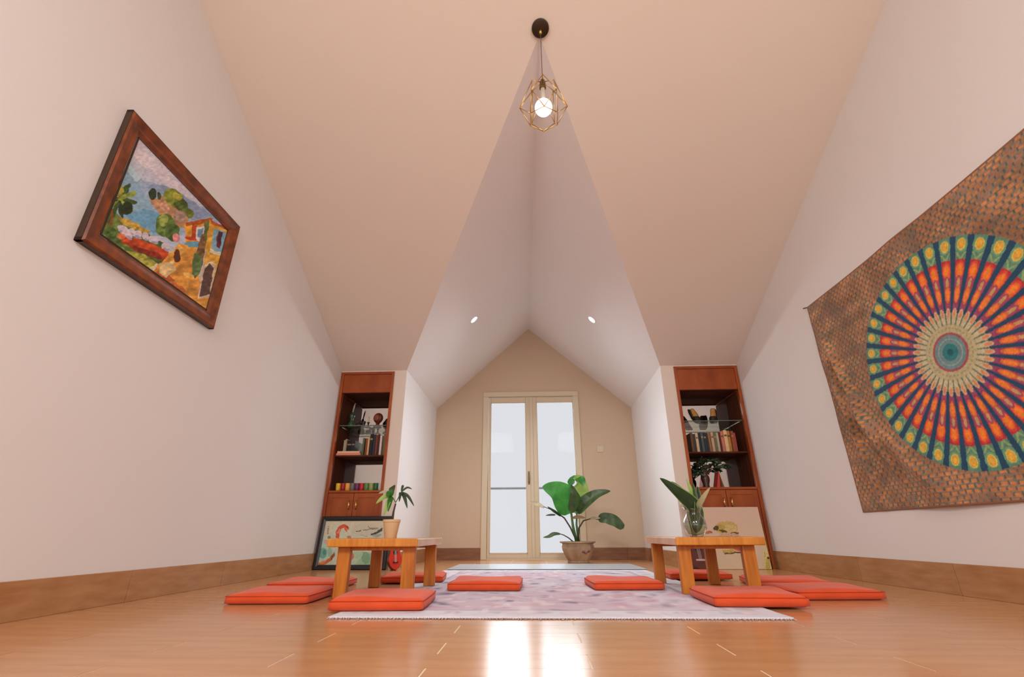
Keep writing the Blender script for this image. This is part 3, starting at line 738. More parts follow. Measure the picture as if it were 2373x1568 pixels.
# ---- colourful cups on the lower board of the left bookcase
cups = [('e8c02c', 'yellow'), ('a02030', 'crimson'), ('eea83c', 'orange yellow'), ('6a7068', 'grey green'), ('70305c', 'plum'), ('c02c2c', 'bright red'), ('5c8a4c', 'leaf green'), ('9aa860', 'pale olive'), ('2f6038', 'dark green'), ('cfd8d0', 'white')]
def cup(x, y, z, col, nm):
    c = thing('cup', f'{nm} cup in the row on the left bookcase lower board', 'cup', (x, y, z), group='row of colourful cups')
    MB().lathe([(.001, .003), (.020, .0), (.023, .004), (.025, .03), (.0265, .075), (.024, .075), (.022, .03), (.02, .008), (.001, .007)], 20).build('cup_body', mat('cup_'+col, col, .3, .5), c, True, 50)
    MB().tube([(.024*math.cos(.9), .024*math.sin(.9), .06)]+[(.025*math.cos(.9)+.02*math.sin(t)*math.cos(.9), .025*math.sin(.9)+.02*math.sin(t)*math.sin(.9), .04+.022*math.cos(t)) for t in (.5, 1.2, 1.9, 2.6)]+[(.023*math.cos(.9), .023*math.sin(.9), .018)], .004, 8).build('handle', mat('cup_'+col, col, .3, .5), c, True)
for k, (col, nm) in enumerate(cups):
    cup(X_at(784+10.9*k, 1128, YC+.075), YC+.075, .712, col, nm)

# ---- ornaments on the left glass shelf
Yo = YC+.17; zG = 1.376
def lathe_thing(name, label, cat, px, py, Y, z, parts, group=None):
    t = thing(name, label, cat, (X_at(px, py, Y), Y, z), group=group)
    for nm, prof, m_, kw in parts: MB().lathe(prof, 20, **kw).build(nm, m_, t, True, 50)
    return t
M_GREENG = mat('green_glaze', '3c5a42', .25, .5, var=.3, vscale=20); M_BRONZE = mat('dark_bronze', '3a3228', .4, .5, metal=.3)
t = lathe_thing('stem_vase', 'green ceramic vase with a pale dried stem on the left glass shelf', 'vase', 814, 980, Yo, zG,
    [('vase_body', [(.035, 0), (.042, .015), (.04, .04), (.022, .065), (.016, .09), (.024, .115), (.03, .135), (.024, .15), (.012, .16), (.012, .175)], M_GREENG, {})])
MB().tube([(0, 0, .16), (.006, 0, .2), (.012, 0, .24), (.02, .0, .275)], [.006, .007, .008, .003], 8).build('dried_stem', mat('dry_straw', 'b8a890', .8), t, True)
t = thing('ornament', 'dark little animal ornament beside the green vase', 'ornament', (X_at(831, 978, Yo), Yo, zG))
MB().sphere((0, 0, .028), .03, (1.2, .8, .85)).build('body', M_BRONZE, t, True)
MB().sphere((.026, 0, .06), .016, (1.2, .9, 1)).tube([(.02, 0, .04), (.026, 0, .06)], .01).build('head', M_BRONZE, t, True)
MB().box((0, 0, .005), (.075, .05, .01), bev=.003).build('plinth', M_BRONZE, t)
lathe_thing('small_pot', 'tiny dark pot between the animal ornament and the candlestick', 'pot', 843, 978, Yo, zG,
    [('pot_body', [(.016, 0), (.02, .01), (.017, .03), (.022, .055), (.024, .07), (.02, .07), (.016, .05), (.001, .045)], M_BRONZE, {})])
t = lathe_thing('candlestick', 'small pale candle on a dark stand on the left glass shelf', 'candlestick', 854, 978, Yo, zG,
    [('stand', [(.03, 0), (.03, .008), (.01, .016), (.008, .045), (.016, .055), (.014, .06)], M_BRONZE, {}),
     ('candle', [(.008, .06), (.008, .12), (.002, .122)], mat('candle_wax', 'd8b880', .5), {})])
t = thing('round_sculpture', 'reddish brown round wooden sculpture on a short stand, left bookcase', 'sculpture', (X_at(876, 975, Yo), Yo, zG))
M_REDW = mat('carved_red_wood', '6a2f1c', .4, .45, var=.3, vscale=15)
MB().sphere((0, 0, .105), .054, (1, .6, 1.05), 20).build('disc', M_REDW, t, True)
MB().lathe([(.045, 0), (.045, .012), (.022, .022), (.018, .04), (.03, .06)], 20).build('stand', M_REDW, t, True, 40)
MB().sphere((-.01, -.028, .105), .034, (1, .4, 1.15), 16).build('carved_face', mat('carved_red_wood_light', '84402c', .45), t, True)
t = thing('black_ball', 'glossy black round ornament at the right end of the left glass shelf', 'ornament', (X_at(899, 975, YC+.12), YC+.12, zG))
MB().sphere((0, 0, .048), .038, (.9, .9, 1.1)).build('ball', M_BLACK, t, True)
MB().lathe([(.024, 0), (.028, .006), (.02, .014)], 16).build('foot', M_BLACK, t, True)
# ---- carved stones on the right glass shelf
def stone(px, label, seed, wf):
    t = thing('carved_stone', label, 'sculpture', (X_at(px, 960, Yo), Yo, 1.378), group='golden topped carvings on the right glass shelf')
    for nm, z0_, h_, m_, rr in (('dark_base', 0, .075, mat('dark_root_wood', '2c241e', .6, var=.4, vscale=25, bump=.4, bscale=30), .040), ('golden_face', .062, .095, mat('golden_wood', 'c08a44', .5, var=.35, vscale=25, bump=.4, bscale=30), .034)):
        b = MB(); pr = []
        for i in range(9):
            u = i/8; k = 1-.35*u if nm == 'golden_face' else 1.12-.2*u
            pr.append((rr*k*(1 if 0 < i < 8 else .75), z0_+h_*u))
        b.lathe(pr, 18, sx=1, sy=.7)
        for v in b.bm.verts:
            n_ = math.sin(v.co.x*70+seed)+math.sin(v.co.z*60+seed*2)+math.sin(v.co.y*80+seed*3)
            v.co.x *= 1+.09*n_; v.co.y *= 1+.09*n_; v.co.x += wf*(v.co.z-.05)*.35
        b.build(nm, m_, t, True)
    b = MB(); b.lathe([(.018, .02), (.024, .06), (.022, .12), (.012, .155)], 14, c=(.0, .022, 0))
    for v in b.bm.verts: v.co.x += wf*(v.co.z-.05)*.4+(-.022 if seed < 2 else .024)
    b.build('bark_edge', MATS['dark_root_wood'], t, True)
stone(1613, 'carving with a golden face leaning left on the right glass shelf', 1, -1)
stone(1652, 'upright carving with a golden top, nearer the middle of the right glass shelf', 2.4, .25)
# ---- tent card and bonsai in the right bookcase
t = thing('desk_card', 'red and cream tent-shaped card beside the bonsai', 'card', (X_at(1668, 1125, YC+.1), YC+.06, .716))
MB().poly([(-.045, 0, 0), (-.005, 0, .15), (0, 0, .15), (-.01, 0, 0)], (0, .11, 0)).build('red_leaf', mat('red_card', 'c04538', .6), t)
MB().poly([(.03, 0, 0), (.036, 0, 0), (.003, 0, .155), (-.003, 0, .155)], (0, .11, 0)).build('cream_leaf', mat('cream_card', 'd8b898', .6), t)
MB().box((-.005, .055, .002), (.06, .1, .004)).build('card_base', MATS['red_card'], t)

M_LEAFD = mat('dark_leaf', '33482c', .4, .45, var=.3, vscale=20, transl=.15)
M_LEAF = mat('bright_leaf', '3f8a34', .38, .45, vscale=14, col2='2c6a2a', transl=.35)
M_LEAFO = mat('olive_leaf', '4d6034', .42, .45, vscale=14, col2='33452a', transl=.2)
M_LEAFY = mat('yellow_green_leaf', 'a9c26a', .45, .4, vscale=12, col2='86a84c', transl=.3)
M_DRY = mat('withered_leaf', 'c8bea2', .7, .2, vscale=12, col2='8a7650')
M_STEM = mat('plant_stem', '4a6a38', .5, .4); M_STEMD = mat('dark_stem', '4c4436', .6, .3)
def leaf(mb, pts, width, nrm, shape='lance', fold=.25, nseg=14, asym=(1, 1), wave=0):
    """blade along a smoothed centre line; nrm = the direction its face looks"""
    P_ = [Vector(p) for p in pts]
    def cr(t):
        n = len(P_)-1; i = min(int(t*n), n-1); u = t*n-i
        p0, p1, p2, p3 = P_[max(i-1, 0)], P_[i], P_[i+1], P_[min(i+2, n)]
        return .5*((2*p1)+(p2-p0)*u+(2*p0-5*p1+4*p2-p3)*u*u+(3*p1-p0-3*p2+p3)*u**3)
    N_ = Vector(nrm).normalized(); rows = []
    for i in range(nseg+1):
        t = i/nseg; c = cr(t); d = (cr(min(1, t+.02))-cr(max(0, t-.02))).normalized()
        s_ = d.cross(N_); s_ = s_.normalized() if s_.length > 1e-4 else Vector((1, 0, 0)); n_ = s_.cross(d).normalized()
        if shape == 'lance': w = math.sin(PI*min(1, t**.8))**.8
        elif shape == 'ovate': w = (math.sin(PI*t**.62))**.75
        elif shape == 'sword': w = (1-t**3)*(.45+.55*math.sin(PI*min(1, .15+t*.7)))
        else: w = (math.sin(PI*t))**.4
        w = max(w, .02)*width/2; row = []
        for k, q_ in enumerate((-1, -.5, 0, .5, 1)):
            a_ = asym[0] if q_ < 0 else asym[1]
            row.append(mb.bm.verts.new(c + s_*(q_*w*a_) + n_*(abs(q_)*w*fold + wave*math.sin(t*17+q_*2)*abs(q_))))
        rows.append(row)
    for i in range(nseg):
        for k in range(4): mb.bm.faces.new((rows[i][k], rows[i][k+1], rows[i+1][k+1], rows[i+1][k]))
    return mb
# bonsai in the right bookcase
Yp = YC+.13; bx_ = X_at(1636, 1120, Yp)
bon = thing('bonsai', 'small dark leafy bonsai in a brown vase inside the right bookcase', 'plant', (bx_, Yp, .716))
MB().lathe([(.03, 0), (.034, .01), (.03, .03), (.042, .08), (.04, .11), (.026, .135), (.03, .15), (.026, .15), (.02, .13), (.001, .12)], 18).build('vase', mat('brown_glaze', '4a2a20', .3, .5), bon, True, 50)
st = MB()
tips = [(1606, 1090), (1612, 1072), (1622, 1062), (1634, 1066), (1646, 1060), (1660, 1066), (1676, 1068), (1690, 1074), (1700, 1078), (1668, 1086), (1616, 1100), (1650, 1078), (1630, 1082)]
fol = MB()
for k, (tx, ty) in enumerate(tips):
    e = ony(tx, ty, Yp+random.uniform(-.09, .09)); e = Vector((e[0]-bx_, e[1]-Yp, e[2]-.716))
    mid_ = Vector((e.x*.35, e.y*.3, .15+(e.z-.15)*.55))
    st.tube([(0, 0, .12), mid_, e], [.005, .0035, .0015], 6)
    for q_ in range(9):
        c = mid_.lerp(e, random.uniform(.35, 1.0)); a = random.uniform(0, 2*PI); el_ = random.uniform(-.6, .7)
        d = Vector((math.cos(a)*math.cos(el_), math.sin(a)*math.cos(el_), math.sin(el_)))
        leaf(fol, [c, c+d*.028, c+d*.055-Vector((0, 0, .006))], .026, Vector((random.uniform(-.6, .6), -1, random.uniform(.1, 1))), nseg=5)
st.build('branches', M_STEMD, bon); tag(fol.build('foliage', M_LEAFD, bon, True), kind='stuff')

# ================================================================== leaning pictures
def paint_koi(px, py):
    X = (px-710)*6.031; Y = (py-1180)*6.031
    x = X+14*(vnoise(X/25, Y/25, 3)-.5); y = Y+14*(vnoise(X/25, Y/25, 6)-.5)
    C = np.zeros(px.shape+(3,)); t = np.clip((y-180)/600, 0, 1)[..., None]
    C[:] = (1-t)*rgb('cfc9ae')+t*rgb('bcc8b4')
    def put(m, c, a=1.):
        C[m] = C[m]*(1-a)+rgb(c)*a
    def arc(pts, w, c, a=1.):
        for (x1, y1), (x2, y2) in zip(pts, pts[1:]):
            L2 = (x2-x1)**2+(y2-y1)**2; t = np.clip(((x-x1)*(x2-x1)+(y-y1)*(y2-y1))/L2, 0, 1)
            put(np.hypot(x-(x1+t*(x2-x1)), y-(y1+t*(y2-y1))) < w, c, a)
    put(ell(x, y, 480, 320, 130, 110), 'c2d3b6', .6); put(ell(x, y, 820, 280, 190, 90), 'c4bfae', .7); put(ell(x, y, 240, 560, 120, 160), 'a9cdb8', .7); put(ell(x, y, 780, 690, 190, 100), '8fb491', .8)
    put(ell(x, y, 700, 640, 90, 70), 'a8c8a4', .7); put(ell(x, y, 830, 680, 60, 80), '6f9a78', .7); put(ell(x, y, 230, 610, 60, 75, 20), '5f9a8c', .7); put(ell(x, y, 250, 600, 26, 40), '3f7f78', .7)
    put(ell(x, y, 640, 720, 80, 50), 'b9d0b0', .7); put(ell(x, y, 330, 600, 30, 70), '86a890', .6)
    arc([(432, 380), (440, 310), (480, 250), (520, 232)], 26, 'cf5a3c'); arc([(520, 232), (565, 240), (580, 262)], 20, 'd8583a'); arc([(440, 330), (470, 280)], 12, 'e08a68'); arc([(540, 270), (560, 300)], 14, 'e0503a'); put(ell(x, y, 572, 245, 22, 10, 20), '55503a', .8)
    put(ell(x, y, 600, 390, 30, 20, 20), 'b86a50', .8); put(ell(x, y, 275, 455, 40, 26, 50), 'd99a90', .8); put(ell(x, y, 320, 395, 20, 24), '6a7a5a', .8)
    arc([(690, 303), (760, 296)], 8, '5c5a4a', .9); arc([(800, 290), (900, 270), (1000, 258)], 9, '8a8468', .9); arc([(860, 230), (890, 262), (960, 280)], 6, '8d7a58', .9); arc([(915, 350), (960, 335), (1045, 285)], 14, '3f4438', .95); arc([(1000, 300), (1060, 262)], 10, '4a4a3a', .95); put(ell(x, y, 985, 365, 60, 20, -10), '8fa0a0', .8); arc([(760, 360), (860, 380)], 4, '9a907a', .8)
    arc([(190, 762), (260, 745), (330, 700), (375, 640)], 22, 'c8683a'); arc([(200, 750), (240, 735)], 18, 'd98a50'); arc([(350, 690), (385, 610)], 12, '5a4a3c', .7)
    put(ell(x, y, 620, 640, 42, 62, -25), 'd06a62', .95); put(ell(x, y, 605, 640, 20, 34, -25), 'c2424a', .9); put(ell(x, y, 780, 545, 34, 30), 'd99088', .8)
    for k in range(7): put((np.abs(x-305+.12*(y-280)) < 9) & (np.abs(y-235-16*k) < 6) & (vnoise(X/5, Y/5, k) > .35), '8a4436', .9)
    C *= (1+.10*(vnoise(X/9, Y/9, 31)-.5))[..., None]
    return C
def lean_picture(name, label, corners, fr_w, fr_m, paint, thick, mcanvas, nu=190, nv=140, fr_proud=.012):
    """corners BL, BR, TL of the front outline in the world"""
    o, bx1, tl = [np.array(c, float) for c in corners]
    ux = bx1-o; wl = np.linalg.norm(ux); ux /= wl; vy = tl-o; hl = np.linalg.norm(vy); vy /= hl; nn = np.cross(ux, vy)   # towards the room (-Y)
    t = thing(name, label, 'picture', (o+bx1)/2)
    def pt(u, v, d): return o+ux*u+vy*v+nn*d
    if fr_w:
        cor = [(0, 0, 1, 1), (wl, 0, -1, 1), (wl, hl, -1, -1), (0, hl, 1, -1)]
        pr = [(0, -thick), (0, 0), (.006, fr_proud*.5), (fr_w*.6, fr_proud*.5), (fr_w, 0), (fr_w, -thick)]
        for k in range(4):
            a = cor[k]; b = cor[(k+1) % 4]; m_ = MB()
            ra = [m_.bm.verts.new(pt(a[0]+a[2]*q[0], a[1]+a[3]*q[0], q[1])) for q in pr]; rb = [m_.bm.verts.new(pt(b[0]+b[2]*q[0], b[1]+b[3]*q[0], q[1])) for q in pr]
            for i in range(len(pr)): m_.bm.faces.new((ra[i], ra[(i+1) % len(pr)], rb[(i+1) % len(pr)], rb[i]))
            m_.bm.faces.new(ra); m_.bm.faces.new(rb[::-1]); m_.build('frame_rail', fr_m, t)
    e = max(fr_w-.003, 0); d0 = -.006 if fr_w else 0
    uu, vv = np.meshgrid(np.linspace(e, wl-e, nu), np.linspace(e, hl-e, nv))
    P = (o+nn*d0)+uu[..., None]*ux+vv[..., None]*vy
    grid_cloth('picture_sheet' if fr_w else 'canvas', P, paint(*proj(P)), mcanvas, t, thick=tuple(-nn*(thick-.012 if fr_w else thick)))
    fix_children(t)
    return t
M_PRINT = mat('printed_sheet', None, .35, .4, attr='paint')
lp0 = onz(724, 1325); ybot = 4.785
kx0, kx1 = ony(723, 1325, ybot)[0], ony(893, 1322, ybot)[0]
kb = [(kx0, ybot, .002), (kx1, ybot, .002), (kx0, 4.846, .468)]
lean_picture('koi_picture', 'black framed picture of red koi and lotus leaning on the left bookcase', kb, .042, M_BLACK, paint_koi, .022, M_PRINT)
def paint_fruit(px, py):
    X = (px-1490)*6.031; Y = (py-1180)*6.031
    x = X+18*(vnoise(X/30, Y/30, 3)-.5); y = Y+18*(vnoise(X/30, Y/30, 6)-.5)
    C = np.zeros(px.shape+(3,)); t = np.clip(y/800, 0, 1)[..., None]
    C[:] = (1-t)*rgb('d6b8a2')+t*rgb('d8c2a2')
    def put(m, c, var=.15): C[m] = rgb(c)*(1+var*2*(vnoise(X/12, Y/12, 5)[m]-.5))[:, None]
    put(ell(x, y, 1170, 260, 160, 95), 'c6ab62', .08); put(ell(x, y, 1190, 275, 120, 62), 'd0b678', .08); put(ell(x, y, 1080, 250, 70, 34), 'b99c50', .1)
    put(ell(x, y, 1020, 262, 44, 36), '5a4a22'); put(ell(x, y, 1120, 300, 60, 20, 8), '5f4a20'); put(ell(x, y, 1280, 330, 60, 18), '6a5224')
    put(ell(x, y, 920, 320, 50, 24), 'b86a48'); put(ell(x, y, 1200, 430, 200, 100), 'c9a58c', .1); put(ell(x, y, 1330, 520, 75, 62), 'c05a42'); put(ell(x, y, 1300, 500, 34, 40), 'd88068')
    put(ell(x, y, 1190, 520, 80, 48), 'ddb8a4', .08); put(ell(x, y, 1190, 490, 40, 16), 'a85a44'); put(inpoly(x, y, [(1110, 560), (1280, 560), (1300, 600), (1130, 612)]), 'c2a352')
    put(inpoly(x, y, [(1140, 612), (1420, 585), (1420, 600), (1150, 632)]), '54432a')
    bd = x > 1625+.20*np.clip(y, 0, 900)-.28*np.clip(y-420, 0, 400)
    put(bd, 'd6c584', .06); put(bd & (vnoise(X/60, Y/90, 13) > .66), 'c2ab5c', .06); put(bd & (ell(x, y, 1645, 235, 16, 40, 10) | ell(x, y, 1750, 675, 20, 18) | ell(x, y, 1690, 500, 10, 30)), '2e2618')
    return C
fx1 = ony(1788, 1312, 4.79)[0]
cb = [(1.50, 4.79, .002), (fx1, 4.79, .002), (1.50, 4.842, .530)]
lean_picture('still_life_canvas', 'unframed cream canvas with fruit leaning on the right bookcase', cb, 0, None, paint_fruit, .024, M_OIL)

# ================================================================== low tables
RUGT = .007
def low_table(label, x0, x1, y0, y1, legs, zt_, on_rug, group):
    cx_, cy_ = (x0+x1)/2, (y0+y1)/2
    t = thing('low_table', label, 'table', (cx_, cy_, 0), group=group)
    tp = MB(); th = .040; n = 1; w = (x1-x0)/n
    for k in range(n):
        MB().box((x0+w*(k+.5)-cx_, 0, zt_-th/2), (w-.0015, y1-y0, th), bev=.005).build('table_top', M_PINE, t)
    for yb_ in (y0+.075, y1-.075):
        MB().box((0, yb_-cy_, zt_-th-.009), (x1-x0-.16, .03, .018), bev=.002).build('batten', M_PINEL, t)
    for lx, ly in legs:
        zb0 = RUGT+.001 if on_rug(lx, ly) else 0.0005
        MB().bx((lx-.033-cx_, ly-.020-cy_, zb0), (lx+.033-cx_, ly+.020-cy_, zt_-th), bev=.003).build('leg', M_PINEL, t)
    return t
RX0, RX1, RY0, RY1 = -.805, .965, 2.075, 4.63
onr = lambda x, y: RX0-.04 < x < RX1+.04 and RY0 < y < RY1
TLz = TRz = .282
tlx = [X_at(760, 1255, 2.63), X_at(969, 1255, 2.63)]
low_table('honey coloured low wooden table at the left with the potted money tree', tlx[0], tlx[1], 2.62, 3.32,
          [(tlx[0]+.075, 2.69), (tlx[1]-.055, 2.69), (tlx[0]+.075, 3.25), (tlx[1]-.055, 3.25)], TLz, onr, 'low wooden tables')
trx = [X_at(1564, 1250, 2.77), X_at(1772, 1250, 2.77)]
low_table('honey coloured low wooden table at the right with the glass vase', trx[0], trx[1], 2.76, 3.50,
          [(trx[0]+.055, 2.83), (trx[1]-.075, 2.83), (trx[0]+.055, 3.43), (trx[1]-.075, 3.43)], TRz, onr, 'low wooden tables')

# ---- potted money tree on the left table
Ym = 3.06; mx_ = X_at(905, 1240, Ym)
mt = thing('potted_money_tree', 'small money tree with drooping leaves in a cream pot on the left table', 'plant', (mx_, Ym, TLz))
MB().lathe([(.034, 0), (.036, .004), (.050, .088), (.053, .09), (.053, .104), (.048, .104), (.045, .088), (.001, .084)], 24).build('pot', mat('cream_pot', 'd8b78c', .5, .4, var=.05), mt, True, 40)
MB().lathe([(.045, .082), (.030, .092), (.001, .094)], 18).build('soil', mat('soil', '3a2c20', .9, var=.4, vscale=60), mt)
def ml(px, py, dY=0): p = ony(px, py, Ym+dY); return Vector((p[0]-mx_, p[1]-Ym, p[2]-TLz))
MB().tube([(0, 0, .08), ml(912, 1185), ml(917, 1166)], [.008, .006, .005], 8).build('stem', M_STEMD, mt, True)
hub = ml(917, 1164); hub2 = ml(930, 1140)
for k, (px, py, w, dY, m_, h0) in enumerate([(871, 1167, .030, -.03, M_LEAFY, 0), (889, 1196, .03, -.06, M_LEAFY, 0), (899, 1186, .032, -.05, M_LEAF, 0), (877, 1143, .022, .05, M_DRY, 0), (906, 1128, .034, .02, M_LEAFO, 0),
        (896, 1150, .04, -.04, M_LEAF, 0), (944, 1178, .022, -.03, M_LEAFD, 1), (960, 1173, .018, .02, M_LEAFD, 1), (955, 1133, .014, .04, M_LEAFO, 1), (936, 1126, .016, .03, M_LEAFO, 1), (925, 1163, .02, -.05, M_LEAFD, 1), (915, 1123, .02, .06, M_LEAFD, 0)]):
    a = hub2 if h0 else ml(908, 1150); b = ml(px, py, dY); c_ = a.lerp(b, .5)+Vector((0, 0, .018))
    leaf(MB(), [a, c_, b], w, (0.1, -1, .35), nseg=10, fold=.3).build('leaf', m_, mt, True)
MB().tube([hub, ml(910, 1152)], .003, 6).tube([hub, hub2], .003, 6).build('leaf_stalk', M_STEM, mt)

# ---- glass vase with sword leaves on the right table
Yv = 3.10; vx_ = X_at(1613, 1235, Yv)
vz = thing('glass_vase', 'round clear glass vase of dark sword-shaped leaves on the right table', 'vase', (vx_, Yv, TRz))
M_GLASS = glassmat('vase_glass', (.95, .97, .965), ior=1.5, edge=.9, pwr=2.5)
M_WATER = glassmat('water', (.86, .92, .84), ior=1.3, edge=.6, pwr=3)
outp = [(.001, 0), (.034, 0), (.048, .012), (.066, .045), (.069, .068), (.062, .094), (.047, .118), (.042, .132), (.045, .146), (.054, .158)]
inp = [(.052, .158), (.042, .145), (.039, .132), (.044, .117), (.059, .093), (.066, .068), (.063, .046), (.045, .016), (.001, .008)]
MB().lathe(outp+inp, 32, cap=False).build('vase_body', M_GLASS, vz, True)
MB().lathe([(.001, .0085), (.0445, .0165), (.0625, .0465), (.0652, .066), (.060, .088), (.001, .088)], 32, cap=False).build('water', M_WATER, vz, True, 40)
def vl(px, py, dY=0): p = ony(px, py, Yv+dY); return Vector((p[0]-vx_, p[1]-Yv, p[2]-TRz))
for k, (pts, w, m_, nr) in enumerate([
    ([(0.0, 0, .02), vl(1608, 1182), vl(1576, 1148, -.03), vl(1529, 1107, -.06)], .105, M_LEAFD, (.25, -1, .35)),
    ([(.005, .005, .02), vl(1605, 1178, .01), vl(1584, 1146, .03), vl(1556, 1115, .05)], .07, M_LEAFO, (.3, -1, .3)),
    ([(.0, .008, .02), vl(1612, 1178, .02), vl(1602, 1140, .03), vl(1590, 1108, .05)], .035, M_LEAFY, (0, -1, .1)),
    ([(.005, -.008, .02), vl(1614, 1176), vl(1610, 1142, .01), vl(1604, 1116, .02)], .034, M_LEAFO, (.2, -1, .1)),
    ([(.006, .006, .02), vl(1616, 1178), vl(1618, 1150, .02), vl(1616, 1126, .03)], .04, M_LEAFD, (.3, -1, .1)),
    ([(.008, 0, .02), vl(1618, 1178), vl(1630, 1152, -.02), vl(1646, 1128, -.04)], .034, mat('pale_leaf', 'cfc09a', .5, .3, vscale=10, col2='7a8a50', transl=.3), (-.2, -1, .2)),
    ([(.004, .01, .02), vl(1616, 1174), vl(1624, 1156, .03), vl(1634, 1140, .05)], .022, M_LEAFO, (0, -1, .3))]):
    sh = 'lance'
    lf = leaf(MB(), pts, w, nr, shape=sh, fold=.35, nseg=18).build('leaf', m_, vz, True)
    if k < 2 or k == 4:
        bk = [Vector(q)+Vector((0, .004, .0)) for q in pts]
        leaf(MB(), bk, w+.012, nr, shape=sh, fold=.35, nseg=18).build('leaf_margin', M_LEAFY, lf, True)

# ================================================================== cushions
M_CUSH = mat('orange_red_cushion', 'd9542c', .85, .15, var=.12, vscale=9, bump=.25, bscale=260, sheen=.15)
M_SEAM = mat('cushion_seam', 'b23c1e', .85, .15)
def cushion(cx_, cy_, rz, sx, sy, th, label, seed):
    on = onr(cx_, cy_) or onr(cx_+sx/2, cy_) or onr(cx_-sx/2, cy_)
    t = thing('cushion', label, 'cushion', (cx_, cy_, RUGT+.001 if on else .0005), math.radians(rz), 'orange-red floor cushions')
    n = 22; rnd = random.Random(seed); ph_ = rnd.uniform(0, 6)
    def edge(u, v): return min(1-abs(u), 1-abs(v))
    pts = {}; b = MB()
    def zprof(u, v, top):
        e = edge(u, v); k = min(1, max(0, e)/.06); r_ = math.sqrt(max(0, 1-(1-k)**2))
        if top: return th*(.72+.28*r_)+.004*math.sin(3.1*u+ph_)*math.cos(2.6*v+ph_)*k-.006*max(0, abs(u)+abs(v)-1.5)
        return th*.12*(1-r_)
    for top in (0, 1):
        g = [[b.bm.verts.new((u*sx/2*(1-.02*v*v), v*sy/2*(1-.02*u*u), zprof(u, v, top))) for u in [-1+2*i/n for i in range(n+1)]] for v in [-1+2*j/n for j in range(n+1)]]
        for j in range(n):
            for i in range(n): b.bm.faces.new((g[j][i], g[j][i+1], g[j+1][i+1], g[j+1][i]))
    be = [e for e in b.bm.edges if e.is_boundary]
    bmesh.ops.bridge_loops(b.bm, edges=be)
    b.build('cushion_pad', M_CUSH, t, True)
    loop = []
    for k in range(40):
        a = k/40*4; s_ = int(a); f = (a-s_)*2-1
        u, v = ((f, -1), (1, f), (-f, 1), (-1, -f))[s_]
        loop.append((u*sx/2*(1-.02*v*v)*1.002, v*sy/2*(1-.02*u*u)*1.002, th*.74))
    MB().tube(loop+[loop[0]], .0016, 6, cap=False).build('piping', M_SEAM, t)
for k, a in enumerate([
    (-1.272, 2.655, 3, .395, .39, .046, 'leftmost orange cushion, on the bare floor nearest the left wall'),
    (-1.385, 3.275, 2, .42, .41, .042, 'orange cushion on the floor behind the leftmost one, towards the koi picture'),
    (-.672, 2.392, 3, .40, .385, .05, 'orange cushion at the front left corner of the rug, before the left table'),
    (-.835, 3.64, 6, .42, .40, .042, 'orange cushion behind the left table, below the small red ukulele'),
    (-.285, 3.155, -1, .415, .41, .048, 'orange cushion on the rug just right of the left table'),
    (.520, 3.195, 3, .40, .40, .046, 'orange cushion on the rug just left of the right table'),
    (.968, 2.52, -1, .40, .385, .05, 'orange cushion at the front right corner of the rug, before the right table'),
    (1.47, 2.84, 3, .43, .40, .046, 'rightmost orange cushion, on the bare floor nearest the right wall'),
    (1.56, 3.40, -10, .44, .42, .042, 'orange cushion on the floor behind the rightmost one, towards the still life canvas'),
    (1.15, 3.86, -3, .42, .40, .042, 'orange cushion behind the right table, below the brown ukulele')]):
    cushion(*a, seed=k)

# ================================================================== rug and mat
rug = thing('rug', 'pale distressed lilac and pink rug with a worn front fringe', 'rug', ((RX0+RX1)/2, (RY0+RY1)/2, 0))
nu, nv = 240, 340
hx_, hy_ = (RX1-RX0)/2, (RY1-RY0)/2
uu, vv = np.meshgrid(np.linspace(-hx_, hx_, nu), np.linspace(-hy_, hy_, nv))
Cr = np.zeros(uu.shape+(3,))
n1 = vnoise(uu*5, vv*3.2, 1)*.6+vnoise(uu*13, vv*9, 2)*.4; n2 = vnoise(uu*9, vv*4, 5)*.5+vnoise(uu*30, vv*16, 6)*.5; n3 = vnoise(uu*24, vv*12, 9)
Cr[:] = rgb('d4d0d6')
bord = np.maximum(np.abs(uu)/hx_, 1-(hy_-np.abs(vv))/hx_)
fieldm = bord < .80
Cr[fieldm] = rgb('c6bec9')
au = np.abs(uu)/hx_; av = np.abs(vv)/hy_
med = np.hypot(au*1.1, av*1.25); pat = np.sin(med*26+3*n1)+.8*np.sin(uu*22)*np.sin(vv*17)+.6*np.sin(12*np.arctan2(vv, uu+1e-6)+med*10)
def mixm(m, c, a): Cr[m] = Cr[m]*(1-a)+rgb(c)*a
def soft(v, lo, hi): return np.clip((v-lo)/(hi-lo), 0, 1)
def blend(a, c): Cr[:] = Cr*(1-a[..., None])+rgb(c)*a[..., None]
fm = soft(.83-bord, 0, .06)
blend(fm*soft(pat, .0, 1.1)*soft(n1, .3, .6)*.75, 'b98c9a'); blend(fm*soft(-pat, .3, 1.4)*soft(n2, .35, .6)*.85, '88859a'); blend(fm*soft(-pat, 1.2, 1.8)*soft(n2, .5, .65)*.7, '5c566a')
blend(fm*soft(n3, .5, .8)*.4, 'c8a8a4'); blend(fm*soft(vnoise(uu*3, vv*2, 77), .45, .75)*.3, 'cfaab2')
bd_ = soft(bord, .82, .85)*soft(.95-bord, 0, .04)
blend(bd_*soft(np.sin(uu*34)*np.sin(vv*34)+n2, .5, 1.1)*.5, 'aaa6b0'); blend(bd_*soft(n3, .5, .8)*.4, 'c9a0a2'); blend(soft(.02-np.abs(bord-.80), 0, .012)*.5, '9d93a2')
blend(soft(n1, .55, .75)*.5, 'dad6da'); blend(soft(n3, .7, .9)*.5, 'e4e0e2')
Pr = np.stack([uu, vv, np.full_like(uu, RUGT)+.0012*n3], -1)
M_RUG = mat('woven_rug', None, .9, .12, attr='paint', bump=.5, bscale=220, bdist=.003)
